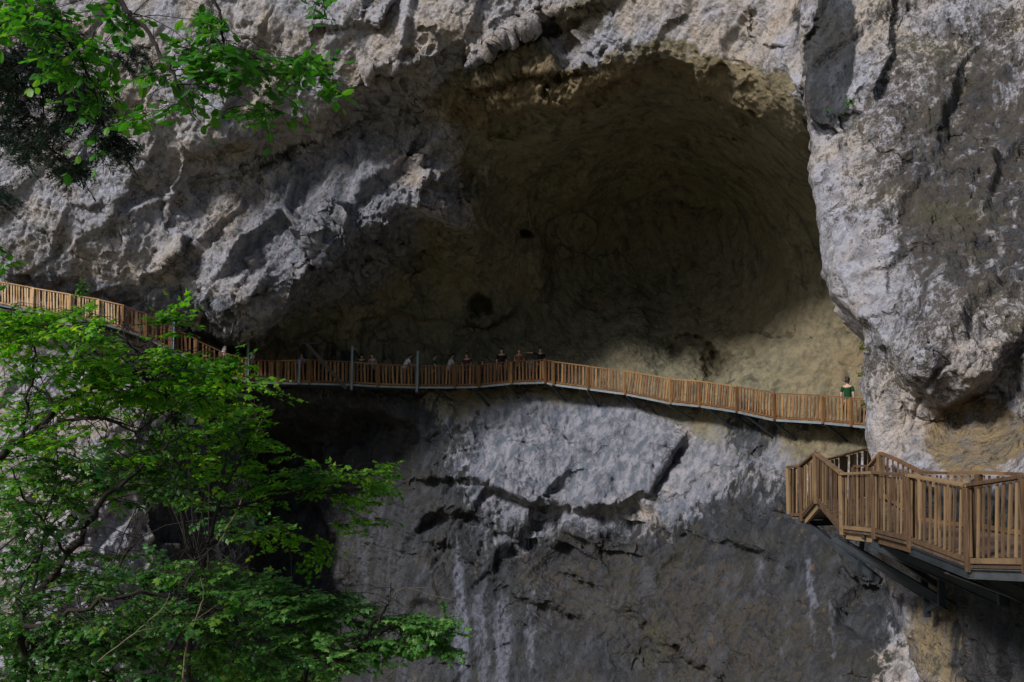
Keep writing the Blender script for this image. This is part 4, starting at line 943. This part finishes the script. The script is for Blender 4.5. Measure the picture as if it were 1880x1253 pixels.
for sd, lab, lb in ((41, 'bare pale twiggy branches standing against the dark recess, left of centre bottom', [[(620,1262,15,.02),(628,1120,15,.016),(640,1060,15,.012),(636,1030,15,.008),(600,1010,15,.004)],[(640,1055,15,.006),(670,1030,15,.003)],[(636,1030,15,.006),(560,1040,15,.002)],[(634,1075,15,.005),(600,1100,15,.002)],[(638,1050,15,.005),(590,1060,15,.002)],[(636,1035,15,.005),(655,990,15,.002)]]),
                    (43, 'dead grey twig with forked tips beside the lower shrub', [[(690,1150,14,.014),(712,1110,14,.012),(740,1080,14,.008),(800,1095,14,.004),(850,1105,14,.002)],[(715,1108,14,.008),(716,1060,14,.005),(714,1040,14,.004),(720,1035,14,.002)],[(740,1080,14,.006),(790,1078,14,.002)],[(712,1110,14,.006),(735,1118,14,.003),(752,1130,14,.002)]]),
                    (47, 'pale bent dead stem rising among the leaves, below and left of the blue dressed visitor', [[(400,1000,16,.02),(440,930,16,.016),(462,850,16,.012),(470,800,16,.01),(480,770,16,.008),(478,765,16,.004)],[(472,795,16,.008),(462,775,16,.004),(440,768,16,.002)]]),
                    (48, 'crooked pale dead twig crossing the arching branch at the bottom left', [[(180,1215,10,.01),(250,1160,10,.009),(300,1115,10,.007),(312,1088,10,.004)],[(250,1160,10,.006),(300,1150,10,.003)],[(300,1115,10,.004),(322,1130,10,.002)]]),
                    (49, 'thin upright dead stem between the arching branch and the layered shrub', [[(330,1270,10.2,.014),(345,1180,10.2,.011),(372,1100,10.2,.008),(368,1060,10.2,.003)],[(345,1180,10.2,.006),(310,1150,10.2,.003)],[(355,1140,10.2,.005),(400,1110,10.2,.002)]])):
    tree('dead_branch', lab, 'branch', lb, [], None, bark=BARKP, seed=sd, ground=False, crown='none', group='bare pale branches')
tot += tree('overhanging_beech', 'bright green beech boughs hanging into the top left corner', 'tree',
 [[(-1400,1253,7,.2),(-1100,300,7,.17),(-500,-500,7,.1),(100,-170,6.6,.04),(200,-20,6.4,.022),(262,50,6.3,.017),(310,120,6.2,.012),(330,165,6.2,.008),(360,215,6.2,.004)],
  [(100,-170,6.6,.03),(60,-40,6.6,.02),(100,50,6.6,.013),(150,110,6.6,.008),(180,190,6.6,.004)],[(330,-120,6.6,.02),(400,20,6.6,.012),(420,100,6.6,.008),(500,110,6.6,.006),(570,130,6.5,.004),(620,160,6.5,.003)],[(200,-20,6.4,.02),(330,-120,6.6,.018),(560,-90,6.6,.01),(600,-10,6.6,.005)],
  [(-500,-500,7,.05),(-120,300,6.8,.012),(-20,430,6.8,.006),(8,470,6.8,.003)]],
 [(60,30,6.6,80,40,.5,18),(120,100,6.6,60,50,.4,13),(170,150,6.6,40,60,.4,9),(210,30,6.4,50,30,.3,5),(330,120,6.3,80,60,.4,11),(400,100,6.4,80,60,.4,10),(470,110,6.5,70,45,.4,9),(520,150,6.5,60,30,.4,5),(570,110,6.5,50,18,.3,6),(610,160,6.5,15,25,.2,3),(470,200,6.5,50,18,.3,5),(385,30,6.5,40,25,.3,4),(600,8,6.5,30,6,.2,2),(240,210,6.4,30,15,.3,3),(330,190,6.3,40,15,.3,3),(165,250,6.6,14,10,.1,1),(5,465,6.8,12,28,.2,2)],
 LB, leaf=.066, kind='oval', seed=31, fan=4, tw=.22, step=.08, dens=1.5, limbk=.8, flat=.5, ground=False, droop=.4, twigr=.006)
tot += tree('fir_tree', 'dark needled fir boughs behind the beech leaves at the top left', 'tree',
 [[(-1500,1253,8.6,.2),(-1200,200,8.6,.17),(-600,-60,8.6,.06),(-60,80,8.5,.03),(60,120,8.5,.018),(150,180,8.5,.012),(220,270,8.5,.006),(245,300,8.5,.003)],[(-60,80,8.5,.02),(-20,220,8.5,.014),(60,250,8.5,.01),(140,310,8.5,.006),(160,330,8.5,.003)],[(-60,80,8.5,.02),(50,30,8.6,.01),(140,70,8.6,.006),(210,110,8.6,.004)],[(60,120,8.5,.01),(80,200,8.5,.006),(60,260,8.5,.004)],[(-120,330,8.5,.012),(-30,355,8.5,.006),(10,365,8.5,.003)]],
 [(60,120,8.5,100,40,.5,60),(150,180,8.5,60,45,.5,42),(215,260,8.5,35,40,.3,22),(60,250,8.5,70,45,.5,32),(135,300,8.5,45,30,.3,18),(20,190,8.6,60,60,.5,26),(240,110,8.6,35,40,.3,12),(0,350,8.5,25,25,.2,7),(90,60,8.6,70,30,.4,16)],
 LC, leaf=.04, kind='needle', seed=37, fan=6, dens=1.25, limbk=1, tw=.2, step=.0085, flat=.5, ground=False, droop=.7, twigr=.006)
# small plants rooted in the rock
def onP(px, py): 
    return float(bilin(GP, np.array([float(px)]), np.array([float(py)]))[0])
def tuft(px, py, D, sizepx, n, label, mat, seed):
    rs = random.Random(seed); c = W(px, py, D); s = sizepx/F*D
    e = empty('rock_plant', c, label, 'plant', 'small plants rooted in the rock face')
    pos = []; dr = []; nr = []; sz = []; m = MB()
    for k in range(n):
        v = Vector((rs.gauss(0, .5), -abs(rs.gauss(.3, .3)), rs.gauss(.15, .5))).normalized()*s*rs.uniform(.3, 1)
        m.tube([c+Vector((0, .3, 0)), c+v*.5+Vector((0, 0, s*.1)), c+v], [.006, .004, .003], 3, cap=False)
        for q in range(5):
            b = c+v*rs.uniform(.5, 1.05); pos.append(tuple(b)); dr.append((rs.gauss(0, 1), rs.gauss(-.2, 1), rs.gauss(-.1, .6))); nr.append((rs.gauss(0, .4), rs.gauss(-.4, .4), 1)); sz.append(s*rs.uniform(.2, .35))
    m.build('stem', BARK, e); leafmesh('leaves', pos, dr, nr, sz, mat, e, 'oval', seed)
tuft(1560, 190, onP(1560, 190)-.25, 16, 16, 'bright green plant rooted in the crack beside the blue-grey recess', LB, 51)
tuft(1522, 208, onP(1522, 208)-.1, 12, 8, 'small green sprig at the foot of the blue-grey recess', LB, 52)
tuft(1545, 212, onP(1545, 212)-.1, 9, 6, 'tiny sprig between the two larger plants under the recess', LB, 56)
for k, (x, y, sz_) in enumerate(((1585, 640, 14), (1582, 690, 16), (1586, 590, 12), (1588, 745, 12))):
    tuft(x, y, 25.6, sz_, 12, ['yellow-green tuft on the buttress edge level with the person in green', 'yellow-green tuft on the buttress edge just above the walkway end', 'small tuft highest on the shaded buttress edge', 'small tuft on the buttress edge beside the last railing slats'][k], leaf_material('yellow_tuft', (.16, .2, .03), (.24, .28, .05), (.3, .3, .06), .4), 60+k)
tuft(155, 535, 44.6, 24, 16, 'sparse green plant on the pale rock just above the left ramp railing', LD, 71)
print('leaves', tot)
